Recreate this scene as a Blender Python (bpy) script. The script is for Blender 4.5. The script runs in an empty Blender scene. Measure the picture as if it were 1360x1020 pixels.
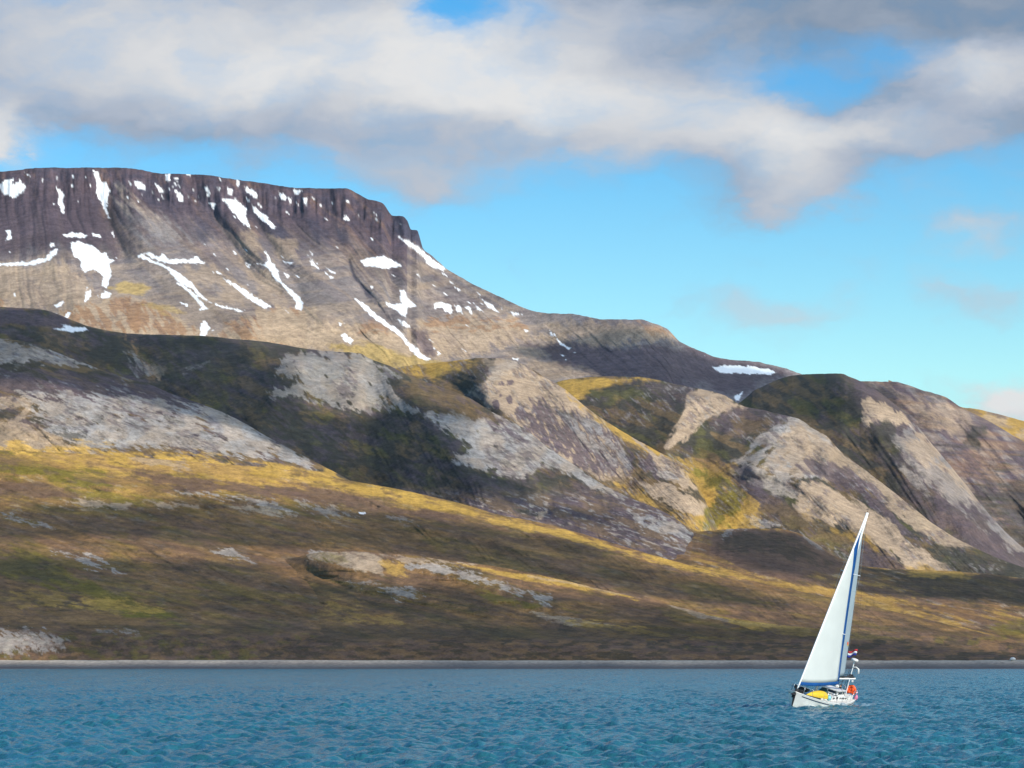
import bpy, math, random
import numpy as np
from mathutils import Matrix, Vector

# ------------------------------------------------------------------ camera, world, sun, exposure
scene = bpy.context.scene
col = scene.collection
F = 3778.0            # focal length in photo pixels (100 mm on 36 mm, photo 1360 px wide)
HCAM = 4.0            # eye height above the sea
HOR = 878.0           # photo row of the horizon
PITCH = math.atan((HOR - 510.0) / F)
cam_d = bpy.data.cameras.new('camera'); cam_d.lens = 100.0; cam_d.sensor_width = 36.0
cam_d.clip_start = 1.0; cam_d.clip_end = 60000.0
cam = bpy.data.objects.new('camera', cam_d); col.objects.link(cam)
cam.location = (0, 0, HCAM); cam.rotation_euler = (math.pi / 2 + PITCH, 0, 0)
scene.camera = cam
scene.view_settings.view_transform = 'Standard'; scene.view_settings.look = 'None'
scene.view_settings.gamma = 1.0; scene.view_settings.exposure = 0.15

SUN_EL = math.radians(31); SUN_AZ = math.radians(137)      # azimuth clockwise from +Y (view direction)
SUN = Vector((math.sin(SUN_AZ) * math.cos(SUN_EL), math.cos(SUN_AZ) * math.cos(SUN_EL), math.sin(SUN_EL)))
sl = bpy.data.lights.new('sun', 'SUN'); sl.energy = 5.0; sl.angle = math.radians(0.6); sl.color = (1.0, 0.93, 0.82)
so = bpy.data.objects.new('sun', sl); col.objects.link(so)
so.rotation_euler = SUN.to_track_quat('Z', 'Y').to_euler()

world = bpy.data.worlds.new('World'); scene.world = world; world.use_nodes = True
def build_world():
    nt = world.node_tree; N = nt.nodes; L = nt.links; N.clear()
    out = N.new('ShaderNodeOutputWorld'); bg = N.new('ShaderNodeBackground'); L.new(bg.outputs[0], out.inputs[0])
    sky = N.new('ShaderNodeTexSky'); sky.sky_type = 'NISHITA'; sky.sun_disc = False
    sky.sun_elevation = SUN_EL; sky.sun_rotation = SUN_AZ; sky.air_density = 1.0; sky.dust_density = 0.3; sky.ozone_density = 1.5
    def math_(op, a, b=None, c=None, clamp=False):
        n = N.new('ShaderNodeMath'); n.operation = op; n.use_clamp = clamp
        for i, v in enumerate((a, b, c)):
            if v is None: continue
            if isinstance(v, (int, float)): n.inputs[i].default_value = v
            else: L.new(v, n.inputs[i])
        return n.outputs[0]
    def vm(op, a, b):
        n = N.new('ShaderNodeVectorMath'); n.operation = op
        for i, v in enumerate((a, b)):
            if isinstance(v, (tuple, list)): n.inputs[i].default_value = v
            else: L.new(v, n.inputs[i])
        return n
    tc = N.new('ShaderNodeTexCoord'); sep = N.new('ShaderNodeSeparateXYZ'); L.new(tc.outputs['Generated'], sep.inputs[0])
    az = math_('ARCTAN2', sep.outputs[0], sep.outputs[1])
    el = math_('ARCSINE', sep.outputs[2])
    # sky coordinates in units of 100 photo pixels (1 unit = 1.52 degrees): u to the right, v downwards
    u = math_('MULTIPLY_ADD', az, F / 100, 6.80)
    v = math_('MULTIPLY_ADD', el, -F / 100, HOR / 100)
    cmb = N.new('ShaderNodeCombineXYZ'); L.new(u, cmb.inputs[0]); L.new(v, cmb.inputs[1])
    P = cmb.outputs[0]
    def noise(scale, detail, rough, vec, dist=0.0):
        n = N.new('ShaderNodeTexNoise'); n.inputs['Scale'].default_value = scale; n.inputs['Detail'].default_value = detail
        n.inputs['Roughness'].default_value = rough; n.inputs['Distortion'].default_value = dist
        L.new(vec, n.inputs['Vector']); return n
    w1 = noise(0.60, 7, 0.60, vm('MULTIPLY', P, (0.8, 1.5, 1)).outputs[0])
    warp = vm('MULTIPLY', vm('SUBTRACT', w1.outputs['Color'], (0.5, 0.5, 0.5)).outputs[0], (2.3, 1.35, 0)).outputs[0]
    PW = vm('ADD', P, warp).outputs[0]
    def blobs(lst, vec):
        acc = None
        for (x, y, rx, ry, a) in lst:
            d = vm('MULTIPLY', vm('SUBTRACT', vec, (x / 100, y / 100, 0)).outputs[0], (100 / rx, 100 / ry, 0)).outputs[0]
            dd = vm('DOT_PRODUCT', d, d).outputs['Value']
            e = math_('EXPONENT', math_('MULTIPLY', dd, -1.0))
            acc = math_('MULTIPLY', e, a) if acc is None else math_('MULTIPLY_ADD', e, a, acc)
        return acc
    dens = blobs(CLOUD_DENS, PW)
    lum = blobs(CLOUD_LUM, PW)
    n2 = noise(1.3, 6, 0.55, vm('MULTIPLY', PW, (0.8, 1.4, 1)).outputs[0])
    n3 = noise(0.28, 5, 0.55, vm('ADD', vm('MULTIPLY', P, (0.55, 1.0, 1)).outputs[0], (3.1, 7.7, 0)).outputs[0])
    # the rest of the sky, above and beside the part in view: broken cloud
    up = math_('MULTIPLY_ADD', v, -0.7, 0.0, clamp=True)
    side = math_('SUBTRACT', math_('ABSOLUTE', math_('SUBTRACT', u, 6.8)), 7.4, clamp=True)
    rest = math_('MAXIMUM', up, side)
    gen = math_('MULTIPLY', math_('MULTIPLY_ADD', n3.outputs[0], 5.0, -2.55, clamp=True), rest)
    d0 = math_('ADD', math_('MINIMUM', dens, 0.98), math_('MULTIPLY_ADD', n2.outputs[0], 1.0, -0.5))
    mr = N.new('ShaderNodeMapRange'); mr.interpolation_type = 'SMOOTHSTEP'
    L.new(d0, mr.inputs[0]); mr.inputs[1].default_value = 0.04; mr.inputs[2].default_value = 1.10
    mask = math_('MAXIMUM', mr.outputs[0], gen, clamp=True)
    # fade clouds below the horizon
    lumv = math_('ADD', lum, math_('MULTIPLY_ADD', n2.outputs[0], 0.42, -0.07))
    lumv = math_('ADD', lumv, math_('MULTIPLY', rest, 0.10), clamp=True)
    cr = N.new('ShaderNodeValToRGB'); L.new(lumv, cr.inputs[0])
    e = cr.color_ramp.elements
    e[0].position = 0.0; e[0].color = (0.15, 0.22, 0.32, 1)
    e[1].position = 1.0; e[1].color = (0.83, 0.83, 0.83, 1)
    k = e.new(0.35); k.color = (0.43, 0.49, 0.60, 1)
    k = e.new(0.65); k.color = (0.65, 0.67, 0.71, 1)
    # tint of the clear sky against elevation
    tr = N.new('ShaderNodeValToRGB'); L.new(math_('MULTIPLY_ADD', v, 0.1, 0.3, clamp=True), tr.inputs[0])
    te = tr.color_ramp.elements
    te[0].position = 0.0; te[0].color = SKY_TINT[0]; te[1].position = 0.80; te[1].color = SKY_TINT[2]
    k = te.new(0.42); k.color = SKY_TINT[1]
    sk = N.new('ShaderNodeMix'); sk.data_type = 'RGBA'; sk.blend_type = 'MULTIPLY'; sk.inputs['Factor'].default_value = 1.0
    L.new(sky.outputs[0], sk.inputs[6]); L.new(tr.outputs[0], sk.inputs[7])
    sc = N.new('ShaderNodeMix'); sc.data_type = 'RGBA'; sc.blend_type = 'MIX'
    L.new(mask, sc.inputs[0]); L.new(sk.outputs[2], sc.inputs[6])
    cs = vm('SCALE', cr.outputs[0], (0, 0, 0)); cs.inputs['Scale'].default_value = 0.86 / SKY_STR
    L.new(cs.outputs[0], sc.inputs[7])
    L.new(sc.outputs[2], bg.inputs[0]); bg.inputs[1].default_value = SKY_STR
SKY_STR = 0.10
SKY_TINT = [(0.26, 0.99, 1.46, 1), (0.36, 1.03, 1.40, 1), (0.98, 1.42, 1.36, 1)]
CLOUD_DENS = [  # x, y, rx, ry, amount  (photo pixels on the sky)
    (150, 145, 220, 42, .7),    (60, 60, 330, 105, 1.0), (300, 110, 260, 90, .9), (440, 10, 150, 70, .7), (500, 180, 200, 60, .6), (640, 125, 190, 62, .95), (800, 130, 190, 75, .9),
    (860, 15, 200, 60, .75), (980, 190, 160, 62, .9), (1060, 235, 95, 52, .75), (1160, 185, 130, 50, .85), (1290, 160, 130, 62, .95),
    (1340, 105, 110, 60, .8), (1080, 5, 260, 52, .85), (1330, 10, 180, 55, .9), (1062, 262, 95, 34, .62), (560, 235, 90, 32, .38), (700, 0, 70, 25, .3), (590, 25, 55, 34, -.55),
    (1080, 112, 55, 20, -.25), (1205, 85, 55, 22, -.3), (1150, 130, 40, 18, -.2), (1110, 80, 110, 34, .34), (715, 28, 40, 15, -.25),
    (0, 205, 34, 34, .8), (1020, 410, 95, 30, .66), (1275, 395, 80, 24, .58), (1290, 315, 105, 34, .6), (1335, 540, 75, 28, 1.0), (1400, 560, 70, 30, .9), (540, 245, 70, 22, .30)]
CLOUD_LUM = [
    (230, 110, 230, 60, .35), (620, 110, 180, 50, .55), (330, 120, 90, 45, .25), (560, 40, 160, 50, .2), (120, 30, 300, 90, .42), (480, 60, 200, 70, .35), (760, 130, 150, 45, .45),
    (950, 160, 150, 55, .52), (1120, 185, 150, 30, .42), (1320, 115, 90, 35, .6), (1050, 215, 70, 35, .3), (300, 215, 300, 34, .06), (560, 205, 200, 45, .14), (800, 220, 200, 40, .17),
    (1060, 265, 80, 40, .30), (1290, 200, 130, 30, .02), (0, 205, 50, 50, .75), (1340, 540, 90, 50, .95), (1020, 410, 120, 50, .45), (1280, 350, 160, 110, .45), (540, 245, 120, 40, .2), (840, 25, 140, 35, .2), (700, 60, 120, 40, .2)]
build_world()

# ------------------------------------------------------------------ helpers
rs = np.random.RandomState(7)
TAB = rs.rand(512, 512).astype(np.float32)
def vnoise(x, y, seed=0):
    x = np.asarray(x, np.float32) + seed * 17.31; y = np.asarray(y, np.float32) + seed * 7.77
    xi = np.floor(x).astype(np.int32); yi = np.floor(y).astype(np.int32)
    fx = x - xi; fy = y - yi
    fx = fx * fx * fx * (fx * (fx * 6 - 15) + 10); fy = fy * fy * fy * (fy * (fy * 6 - 15) + 10)
    a = TAB[xi & 511, yi & 511]; b = TAB[(xi + 1) & 511, yi & 511]; c = TAB[xi & 511, (yi + 1) & 511]; d = TAB[(xi + 1) & 511, (yi + 1) & 511]
    return (a + (b - a) * fx) * (1 - fy) + (c + (d - c) * fx) * fy
def fbm(x, y, o=4, seed=0, gain=0.5):
    s = 0; a = 1; t = 0
    for i in range(o):
        s = s + a * vnoise(x, y, seed + i * 3); t += a; a *= gain
        x, y = x * 2.03 + 0.17 * y, y * 2.03 - 0.17 * x
    return s / t            # 0..1, mean .5
def sstep(a, b, x):
    t = np.clip((x - a) / (b - a), 0, 1); return t * t * (3 - 2 * t)
def seg_d(px, py, a, b):
    dx, dy = b[0] - a[0], b[1] - a[1]; l2 = dx * dx + dy * dy + 1e-9
    t = np.clip(((px - a[0]) * dx + (py - a[1]) * dy) / l2, 0, 1)
    return np.hypot(px - a[0] - t * dx, py - a[1] - t * dy), (dx * (py - a[1]) - dy * (px - a[0]))
def sdf(px, py, poly):       # negative inside
    d = np.full(px.shape, 1e9, np.float32); ins = np.zeros(px.shape, bool); n = len(poly)
    for i in range(n):
        a, b = poly[i], poly[(i + 1) % n]
        d = np.minimum(d, seg_d(px, py, a, b)[0])
        c = ((a[1] > py) != (b[1] > py))
        if a[1] != b[1]: ins ^= c & (px < (b[0] - a[0]) * (py - a[1]) / (b[1] - a[1]) + a[0])
    return np.where(ins, -d, d)
def ray(px, py, D):          # a point seen at photo pixel (px, py) at world depth D
    x = (px - 680.0) / F; y = (510.0 - py) / F; c, s = math.cos(PITCH), math.sin(PITCH)
    k = D / (c - y * s)
    return x * k, D, HCAM + k * (s + y * c)
def interp(pts, x):          # smooth interpolation through control points
    xs = np.array([p[0] for p in pts], float); ys = np.array([p[1] for p in pts], float)
    m = np.zeros(len(xs)); h = np.diff(xs); dl = np.diff(ys) / h
    for i in range(1, len(xs) - 1):
        if dl[i - 1] * dl[i] > 0:
            w1 = 2 * h[i] + h[i - 1]; w2 = h[i] + 2 * h[i - 1]; m[i] = (w1 + w2) / (w1 / dl[i - 1] + w2 / dl[i])
    m[0] = dl[0]; m[-1] = dl[-1]
    x = np.clip(x, xs[0], xs[-1]); i = np.clip(np.searchsorted(xs, x) - 1, 0, len(h) - 1)
    t = (x - xs[i]) / h[i]
    return ys[i] * (1 + 2 * t) * (1 - t) ** 2 + m[i] * h[i] * t * (1 - t) ** 2 + ys[i + 1] * t * t * (3 - 2 * t) + m[i + 1] * h[i] * t * t * (t - 1)

def tag(o, label=None, cat=None, group=None, kind=None):
    if label: o['label'] = label
    if cat: o['category'] = cat
    if group: o['group'] = group
    if kind: o['kind'] = kind
    return o
def grid_mesh(name, X, Y, Z, flip=False):
    nr, nc = X.shape
    me = bpy.data.meshes.new(name); n = nr * nc
    me.vertices.add(n); co = np.stack([X, Y, Z], -1).astype(np.float32).reshape(-1)
    me.vertices.foreach_set('co', co)
    idx = np.arange(n, dtype=np.int32).reshape(nr, nc)
    q = np.stack([idx[:-1, :-1], idx[1:, :-1], idx[1:, 1:], idx[:-1, 1:]], -1).reshape(-1, 4)
    if flip: q = q[:, ::-1]
    m = len(q)
    me.loops.add(m * 4); me.loops.foreach_set('vertex_index', np.ascontiguousarray(q).reshape(-1))
    me.polygons.add(m); me.polygons.foreach_set('loop_start', np.arange(0, m * 4, 4, dtype=np.int32))
    me.polygons.foreach_set('use_smooth', np.ones(m, bool))
    me.update(calc_edges=True)
    return me
def add_attr(me, name, arr):
    a = me.attributes.new(name, 'FLOAT_COLOR' if arr.ndim == 2 else 'FLOAT', 'POINT')
    a.data.foreach_set('color' if arr.ndim == 2 else 'value', np.ascontiguousarray(arr, np.float32).reshape(-1))

# ------------------------------------------------------------------ terrain material
CL = dict(D=0, G=1, Y=2, T=3, S=4, R=5, W=6, O=7, B=8)
COLS = dict(D=(0.058, 0.052, 0.038), G=(0.135, 0.125, 0.022), Y=(0.48, 0.29, 0.062), T=(0.37, 0.27, 0.182), S=(0.335, 0.308, 0.285),
            R=(0.102, 0.074, 0.082), W=(0.90, 0.90, 0.89), O=(0.34, 0.19, 0.085), B=(0.165, 0.108, 0.052))
def terrain_mat(name, fine, bump, pal={}):
    COLS = dict(globals()['COLS'], **pal)
    m = bpy.data.materials.new(name); m.use_nodes = True; nt = m.node_tree; N = nt.nodes; L = nt.links
    b = N['Principled BSDF']; b.inputs['Roughness'].default_value = 0.95; b.inputs['Specular IOR Level'].default_value = 0.1
    outs = {}
    for an, keys in (('wA', 'DGYT'), ('wB', 'SRWO')):
        a = N.new('ShaderNodeAttribute'); a.attribute_name = an
        s = N.new('ShaderNodeSeparateColor'); L.new(a.outputs['Color'], s.inputs[0])
        for i, k in enumerate(keys[:3]): outs[k] = s.outputs[i]
        outs[keys[3]] = a.outputs['Alpha']
    a = N.new('ShaderNodeAttribute'); a.attribute_name = 'wC'; outs['B'] = a.outputs['Fac']
    acc = None
    for k, s in outs.items():
        n = N.new('ShaderNodeVectorMath'); n.operation = 'SCALE'; n.inputs[0].default_value = COLS[k]; L.new(s, n.inputs['Scale'])
        if acc is None: acc = n.outputs[0]
        else:
            ad = N.new('ShaderNodeVectorMath'); L.new(acc, ad.inputs[0]); L.new(n.outputs[0], ad.inputs[1]); acc = ad.outputs[0]
    tc = N.new('ShaderNodeTexCoord')
    def noise(sc, det, ro=0.6):
        n = N.new('ShaderNodeTexNoise'); n.inputs['Scale'].default_value = sc; n.inputs['Detail'].default_value = det
        n.inputs['Roughness'].default_value = ro; L.new(tc.outputs['Object'], n.inputs['Vector']); return n
    n1 = noise(0.012 * fine, 7, 0.68); n2 = noise(0.11 * fine, 4, 0.7)
    n3 = noise(0.55 * fine, 3, 0.7)
    def mr(src, lo, hi):
        r = N.new('ShaderNodeMapRange'); L.new(src, r.inputs[0]); r.inputs[1].default_value = 0.28; r.inputs[2].default_value = 0.72
        r.inputs[3].default_value = lo; r.inputs[4].default_value = hi; return r.outputs[0]
    mul = N.new('ShaderNodeMath'); mul.operation = 'MULTIPLY'; L.new(mr(n1.outputs[0], 0.74, 1.28), mul.inputs[0]); L.new(mr(n2.outputs[0], 0.68, 1.34), mul.inputs[1])
    mul3 = N.new('ShaderNodeMath'); mul3.operation = 'MULTIPLY'; L.new(mul.outputs[0], mul3.inputs[0]); L.new(mr(n3.outputs[0], 0.74, 1.28), mul3.inputs[1]); mul = mul3
    # snow keeps an even tone
    mx = N.new('ShaderNodeMix'); L.new(outs['W'], mx.inputs[0]); L.new(mul.outputs[0], mx.inputs[2]); mx.inputs[3].default_value = 1.0
    sc = N.new('ShaderNodeVectorMath'); sc.operation = 'SCALE'; L.new(acc, sc.inputs[0]); L.new(mx.outputs[0], sc.inputs['Scale'])
    L.new(sc.outputs[0], b.inputs['Base Color'])
    bp = N.new('ShaderNodeBump'); bp.inputs['Strength'].default_value = 0.5; bp.inputs['Distance'].default_value = bump
    L.new(n2.outputs[0], bp.inputs['Height']); L.new(bp.outputs[0], b.inputs['Normal'])
    return m
MT = terrain_mat('tundra_and_scree', 1.0, 3.0)
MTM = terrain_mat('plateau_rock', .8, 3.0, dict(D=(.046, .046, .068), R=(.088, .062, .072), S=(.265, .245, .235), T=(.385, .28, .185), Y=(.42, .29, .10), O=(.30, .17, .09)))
MTF = terrain_mat('foothill_tundra', 1.3, 2.0, dict(B=(.225, .125, .052), R=(.140, .084, .058), G=(.165, .132, .022), D=(.068, .052, .030), S=(.36, .31, .265)))

# ------------------------------------------------------------------ terrain layers
LAYERS = {}
RELIEF, LUMP, SPUR = 0.13, 0.32, 0.5
class Layer:
    def __init__(s, name, crest, dcrest, base, dbase, x0, x1, rows, shape=1.5, step=1.25, back=(700, 90), jit=0.6, prof=None, seed=1):
        s.name = name; s.seed = seed; s.flat = 1.0 if name in ('F2', 'F4') else 0.0
        cols = np.arange(x0, x1 + step, step)
        s.c = cols
        s.yc = interp(crest, cols) + (fbm(cols / 9, cols * 0 + seed, 4, seed) - .5) * 2 * jit
        s.Dc = interp(dcrest, cols); s.yb = interp(base, cols); s.Db = interp(dbase, cols)
        s.t = np.linspace(0, 1, rows)[:, None]
        s.f = s.t ** shape if prof is None else interp(prof, s.t)
        if shape > 1 and prof is None:          # even steps on the visible face
            s.t = (np.linspace(0, 1, rows)[:, None]) ** (1 / shape); s.f = s.t ** shape
        s.PX = np.repeat(cols[None], rows, 0); s.PY = s.yc + (s.yb - s.yc) * s.f
        s.T = np.repeat(s.t, len(cols), 1)
        s.D = s.Dc + (s.Db - s.Dc) * s.T
        s.W = np.zeros((rows, len(cols), 9), np.float32); s.W[..., CL['B']] = 1
        s.back = back
        LAYERS[name] = s
    def env(s, a=0.12): return sstep(0, a, s.T) * (1 - s.flat * sstep(.75, .95, s.T))
    def spur(s, line, w, amp, sharp=1.0):       # amp > 0: a rib standing out towards the sea; < 0: a gully
        d = np.full(s.PX.shape, 1e9)
        for a, b in zip(line[:-1], line[1:]): d = np.minimum(d, seg_d(s.PX, s.PY, a, b)[0])
        s.D -= SPUR * amp * np.exp(-np.sqrt((d / w) ** 2 + .12) ) * s.env()
    def gully(s, k, sc, amp, seed=0, stretch=7, o=3, warp=.6):
        q = s.PX - (k if np.isscalar(k) else interp(k, s.PX)) * (s.PY - s.yc)
        q = q + (fbm(s.PX / (sc * 3), s.PY / (sc * 3), 2, seed + 5) - .5) * sc * 2 * warp
        n = fbm(q / sc, s.PY / (sc * stretch), o, seed)
        s.D += RELIEF * amp * (1 - np.abs(2 * n - 1) * 2.2) * s.env()
    def lumps(s, sx, sy, amp, seed=0, o=4):
        s.D += LUMP * amp * (fbm(s.PX / sx, s.PY / sy, o, seed, .42) - .5) * 2 * s.env(.2)
    # --- cover
    def put(s, cls, a):
        a = a[..., None].astype(np.float32); s.W *= 1 - a; s.W[..., CL[cls]] += a[..., 0]
    def aniso(s, ang, sc, stretch):
        r = math.radians(ang); c, n = math.cos(r), math.sin(r)
        return (s.PX * c + s.PY * n) / (sc * stretch), (-s.PX * n + s.PY * c) / sc
    def mottle(s, cls, lo, hi, sc, ang=15, stretch=4, op=1, seed=0, o=5, top=None):
        x, y = s.aniso(ang, sc, stretch); a = sstep(lo, hi, fbm(x, y, o, seed, .5)) * op
        if top is not None: a = a * top
        s.put(cls, a)
    def paint(s, cls, poly, feather=2.5, warp=4, sc=9, ang=40, stretch=2.5, op=1.0, brk=0.0, bsc=None, seed=0, off=0.0):
        xs = [p[0] for p in poly]; ys = [p[1] for p in poly]; m = feather + warp * 2 + 3
        sel = (s.PX > min(xs) - m) & (s.PX < max(xs) + m) & (s.PY > min(ys) - m) & (s.PY < max(ys) + m)
        if not sel.any(): return
        px, py = s.PX[sel], s.PY[sel]; r = math.radians(ang); c, n = math.cos(r), math.sin(r)
        X, Y = px * c + py * n, -px * n + py * c
        d = sdf(px, py, poly) + (fbm(X / (sc * stretch), Y / sc, 6, seed + int(abs(xs[0])) % 97, .64) - .5) * 2 * warp * 2.3 + off
        a = sstep(feather * .8, -feather * .8, d) * op
        if brk > 0:
            b = bsc or sc
            nn = fbm(X / (b * stretch), Y / b, 5, seed + 31, .58)
            a = a * sstep(brk - .045, brk + .045, nn + .12 * np.clip(-d / 15, 0, 1))
        full = np.zeros(s.PX.shape, np.float32); full[sel] = a; s.put(cls, full)
    def snow(s, polys, tf):
        for p in polys: s.paint('W', tf(p), 0.9, 1.2, 3.0, 50, 1.8, off=.35)
    def surf(s, px, py):
        i = int(np.argmin(abs(s.c - px))); j = int(np.argmin(abs(s.PY[:, i] - py)))
        return ray(px, py, s.D[j, i])
    def build(s, objname):
        X, Y, Z = ray(s.PX, s.PY, s.D)
        bx = []                                   # the far side, falling away behind the crest
        Xc, Yc, Zc = X[0], Y[0], Z[0]
        for k in (1.0, .55, .25, .1, .03):
            D2 = Yc + s.back[0] * k; bx.append((Xc * D2 / Yc, D2, Zc - s.back[1] * (k ** 1.3)))
        X = np.vstack([np.array([b[0] for b in bx]), X]); Y = np.vstack([np.array([b[1] for b in bx]), Y]); Z = np.vstack([np.array([b[2] for b in bx]), Z])
        W = np.concatenate([np.repeat(s.W[:1], 5, 0), s.W], 0).reshape(-1, 9)
        me = grid_mesh(objname, X, Y, Z)
        add_attr(me, 'wA', W[:, 0:4]); add_attr(me, 'wB', W[:, 4:8]); add_attr(me, 'wC', W[:, 8])
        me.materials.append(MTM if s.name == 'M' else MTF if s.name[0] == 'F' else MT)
        o = bpy.data.objects.new(objname, me); col.objects.link(o); o['kind'] = 'structure'
        return o

def tf(ox, oy, k): return lambda p: [(ox + x / k, oy + y / k) for x, y in p]
A = tf(0, 200, 3.4); Bq = tf(350, 220, 3.4); C5 = tf(0, 400, 3.4); C6 = tf(350, 430, 3.4); C7 = tf(700, 430, 3.4); C8 = tf(960, 470, 3.4)
E1 = tf(0, 620, 3.022); E2 = tf(400, 650, 3.022); E3 = tf(750, 650, 2.23)

# ---- the table mountain
M = Layer('M', [(-200, 236), (0, 228), (56, 223), (120, 222.5), (165, 223), (215, 230), (270, 232), (310, 238), (350, 243.5), (400, 249.5), (460, 250.5), (475, 257), (490, 265),
                (508, 269.5), (516, 280), (521, 286), (535, 287.5), (541, 293), (546, 305), (554, 306), (558, 317), (562, 330), (575, 341), (592, 356), (630, 378), (670, 397), (708, 413), (725, 416),
                (760, 417), (800, 424), (850, 424.5), (870, 430), (885, 436), (893, 444), (905, 455), (925, 464), (958, 476), (1000, 480), (1035, 487), (1065, 497), (1120, 520), (1250, 560)],
          [(-200, 4600), (400, 4450), (562, 4350), (700, 4150), (890, 3950), (1065, 4050), (1250, 4100)],
          [(-200, 490), (300, 500), (560, 520), (760, 545), (1000, 560), (1250, 640)], [(-200, 3750), (500, 3680), (800, 3600), (1250, 3650)],
          -200, 1250, 250, prof=[(0, 0), (.03, .06), (.06, .14), (.10, .19), (.3, .40), (.5, .57), (.7, .74), (.78, .79), (.86, .88), (1, 1)], back=(2500, 20), jit=1.0, seed=3)
# cliff columns and ribs
kM = [(-200, .05), (100, .1), (200, .55), (300, .9), (450, 1.25), (700, 1.5), (1000, 1.4)]
M.gully(kM, 14, 26, 11, 8)
M.gully(kM, 6, 5, 12, 9)
cl = np.exp(-((M.T - .05) / .07) ** 2) * (M.PX < 560)
M.D += cl * (fbm(M.PX / 6, M.PY / 40, 4, 21) - .5) * 16
M.D += cl * (fbm(M.PX / 22, M.PY / 60, 3, 27) - .5) * 30
for ln, w, a in [([(165, 235), (190, 300), (240, 370), (330, 430)], 26, 130), ([(285, 250), (310, 300), (370, 370), (430, 420)], 18, 90), ([(330, 260), (370, 320), (450, 400), (520, 450)], 16, 80),
                 ([(395, 260), (430, 330), (500, 400), (560, 440)], 20, 80), ([(505, 280), (520, 330), (570, 380), (650, 420)], 28, 110), ([(60, 260), (70, 330), (100, 400)], 26, 70),
                 ([(128, 240), (142, 290), (165, 340)], 10, -80), ([(265, 250), (290, 300), (340, 370), (400, 405)], 12, -90), ([(320, 260), (350, 310), (400, 390)], 9, -60), ([(460, 345), (490, 400), (550, 460)], 10, -70)]:
    M.spur(ln, w, a)
for x, y, rx, ry, a in [(165, 425, 80, 25, 130), (400, 430, 75, 22, 130), (500, 432, 50, 18, 60), (640, 440, 90, 25, 90), (800, 440, 90, 20, 90)]:
    M.D -= .4 * a * np.exp(-((M.PX - x) / rx) ** 2 - ((M.PY - y) / ry) ** 2)
M.W[:] = 0; M.W[..., CL['R']] = 1
hgt = np.where(M.PX > 540, np.maximum(M.PY - M.yc, M.PY - 262 - .25 * np.maximum(M.PX - 700, 0)), M.PY - M.yc)
M.put('S', .55 * sstep(35, 120, hgt) * (M.PX < 1300)); M.put('T', .22 * sstep(60, 170, hgt) * (M.PX < 760))
M.put('T', .4 * sstep(150, 185, hgt) * (M.PX < 600))
qM = M.PX - interp(kM, M.PX) * hgt
M.put('T', .32 * sstep(.50, .72, fbm(qM / 9, M.PY / 90, 4, 31)) * sstep(35, 90, hgt) * (M.PX < 720))
M.put('R', .45 * sstep(.52, .68, fbm(qM / 7, M.PY / 70, 4, 41)) * sstep(190, 60, hgt))
M.put('O', .3 * sstep(.55, .72, fbm(qM / 16, M.PY / 60, 4, 51)) * sstep(150, 40, hgt) * (M.PX < 520))
band = fbm(M.PX / 120, (M.PY + .12 * M.PX) / 2.6, 3, 61)
M.put('R', .38 * sstep(.50, .70, band) * sstep(60, 110, hgt) * sstep(.40, .60, fbm(M.PX / 40, M.PY / 25, 3, 68)))
M.put('T', .40 * sstep(.48, .70, fbm(M.PX / 70, (M.PY + .12 * M.PX) / 9, 4, 64)) * sstep(50, 120, hgt) * (M.PX < 760))
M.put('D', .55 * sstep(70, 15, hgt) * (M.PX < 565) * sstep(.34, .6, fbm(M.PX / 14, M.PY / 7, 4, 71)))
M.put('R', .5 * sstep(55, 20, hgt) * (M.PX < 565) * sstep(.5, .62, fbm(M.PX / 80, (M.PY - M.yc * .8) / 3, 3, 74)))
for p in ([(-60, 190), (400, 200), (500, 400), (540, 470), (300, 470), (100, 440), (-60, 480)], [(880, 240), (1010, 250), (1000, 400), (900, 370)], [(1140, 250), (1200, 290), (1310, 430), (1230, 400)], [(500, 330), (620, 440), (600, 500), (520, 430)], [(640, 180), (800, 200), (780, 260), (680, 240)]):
    M.paint('D', A(p), 14, 12, 12, 65, 4, op=.55)  # bluish shade of the upper slopes painted into the rock colour
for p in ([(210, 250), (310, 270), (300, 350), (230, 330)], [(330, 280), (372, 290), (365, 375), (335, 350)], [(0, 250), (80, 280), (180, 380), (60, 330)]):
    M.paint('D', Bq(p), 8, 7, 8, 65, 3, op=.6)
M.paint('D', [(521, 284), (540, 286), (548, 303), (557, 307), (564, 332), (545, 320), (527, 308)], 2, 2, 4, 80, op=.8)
M.paint('R', A([(-60, 150), (420, 130), (500, 330), (520, 470), (300, 430), (260, 430), (120, 480), (-60, 470)]), 12, 10, 12, 75, op=.75)  # upper-left shade put into the rock as a darker tone
M.paint('T', A([(-60, 520), (250, 522), (400, 560), (440, 690), (300, 700), (-60, 690)]), 6, 8, 10, 70, op=.6)
M.paint('S', A([(540, 190), (620, 220), (760, 330), (900, 430), (700, 400), (560, 260)]), 12, 14, 9, 45, 5, op=.6)
M.paint('T', A([(540, 190), (620, 220), (720, 320), (700, 330), (560, 240)]), 10, 10, 9, 45, 5, op=.5)
for p in ([(1060, 400), (1140, 380), (1170, 480), (1090, 490)], [(1220, 390), (1330, 400), (1360, 480), (1250, 490)], [(840, 530), (960, 520), (1000, 600), (880, 600)], [(1130, 540), (1200, 540), (1280, 690), (1180, 700)], [(1000, 560), (1100, 600), (1180, 680), (1000, 690)]):
    M.paint('T', A(p), 7, 8, 8, 40, op=.55)
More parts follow.
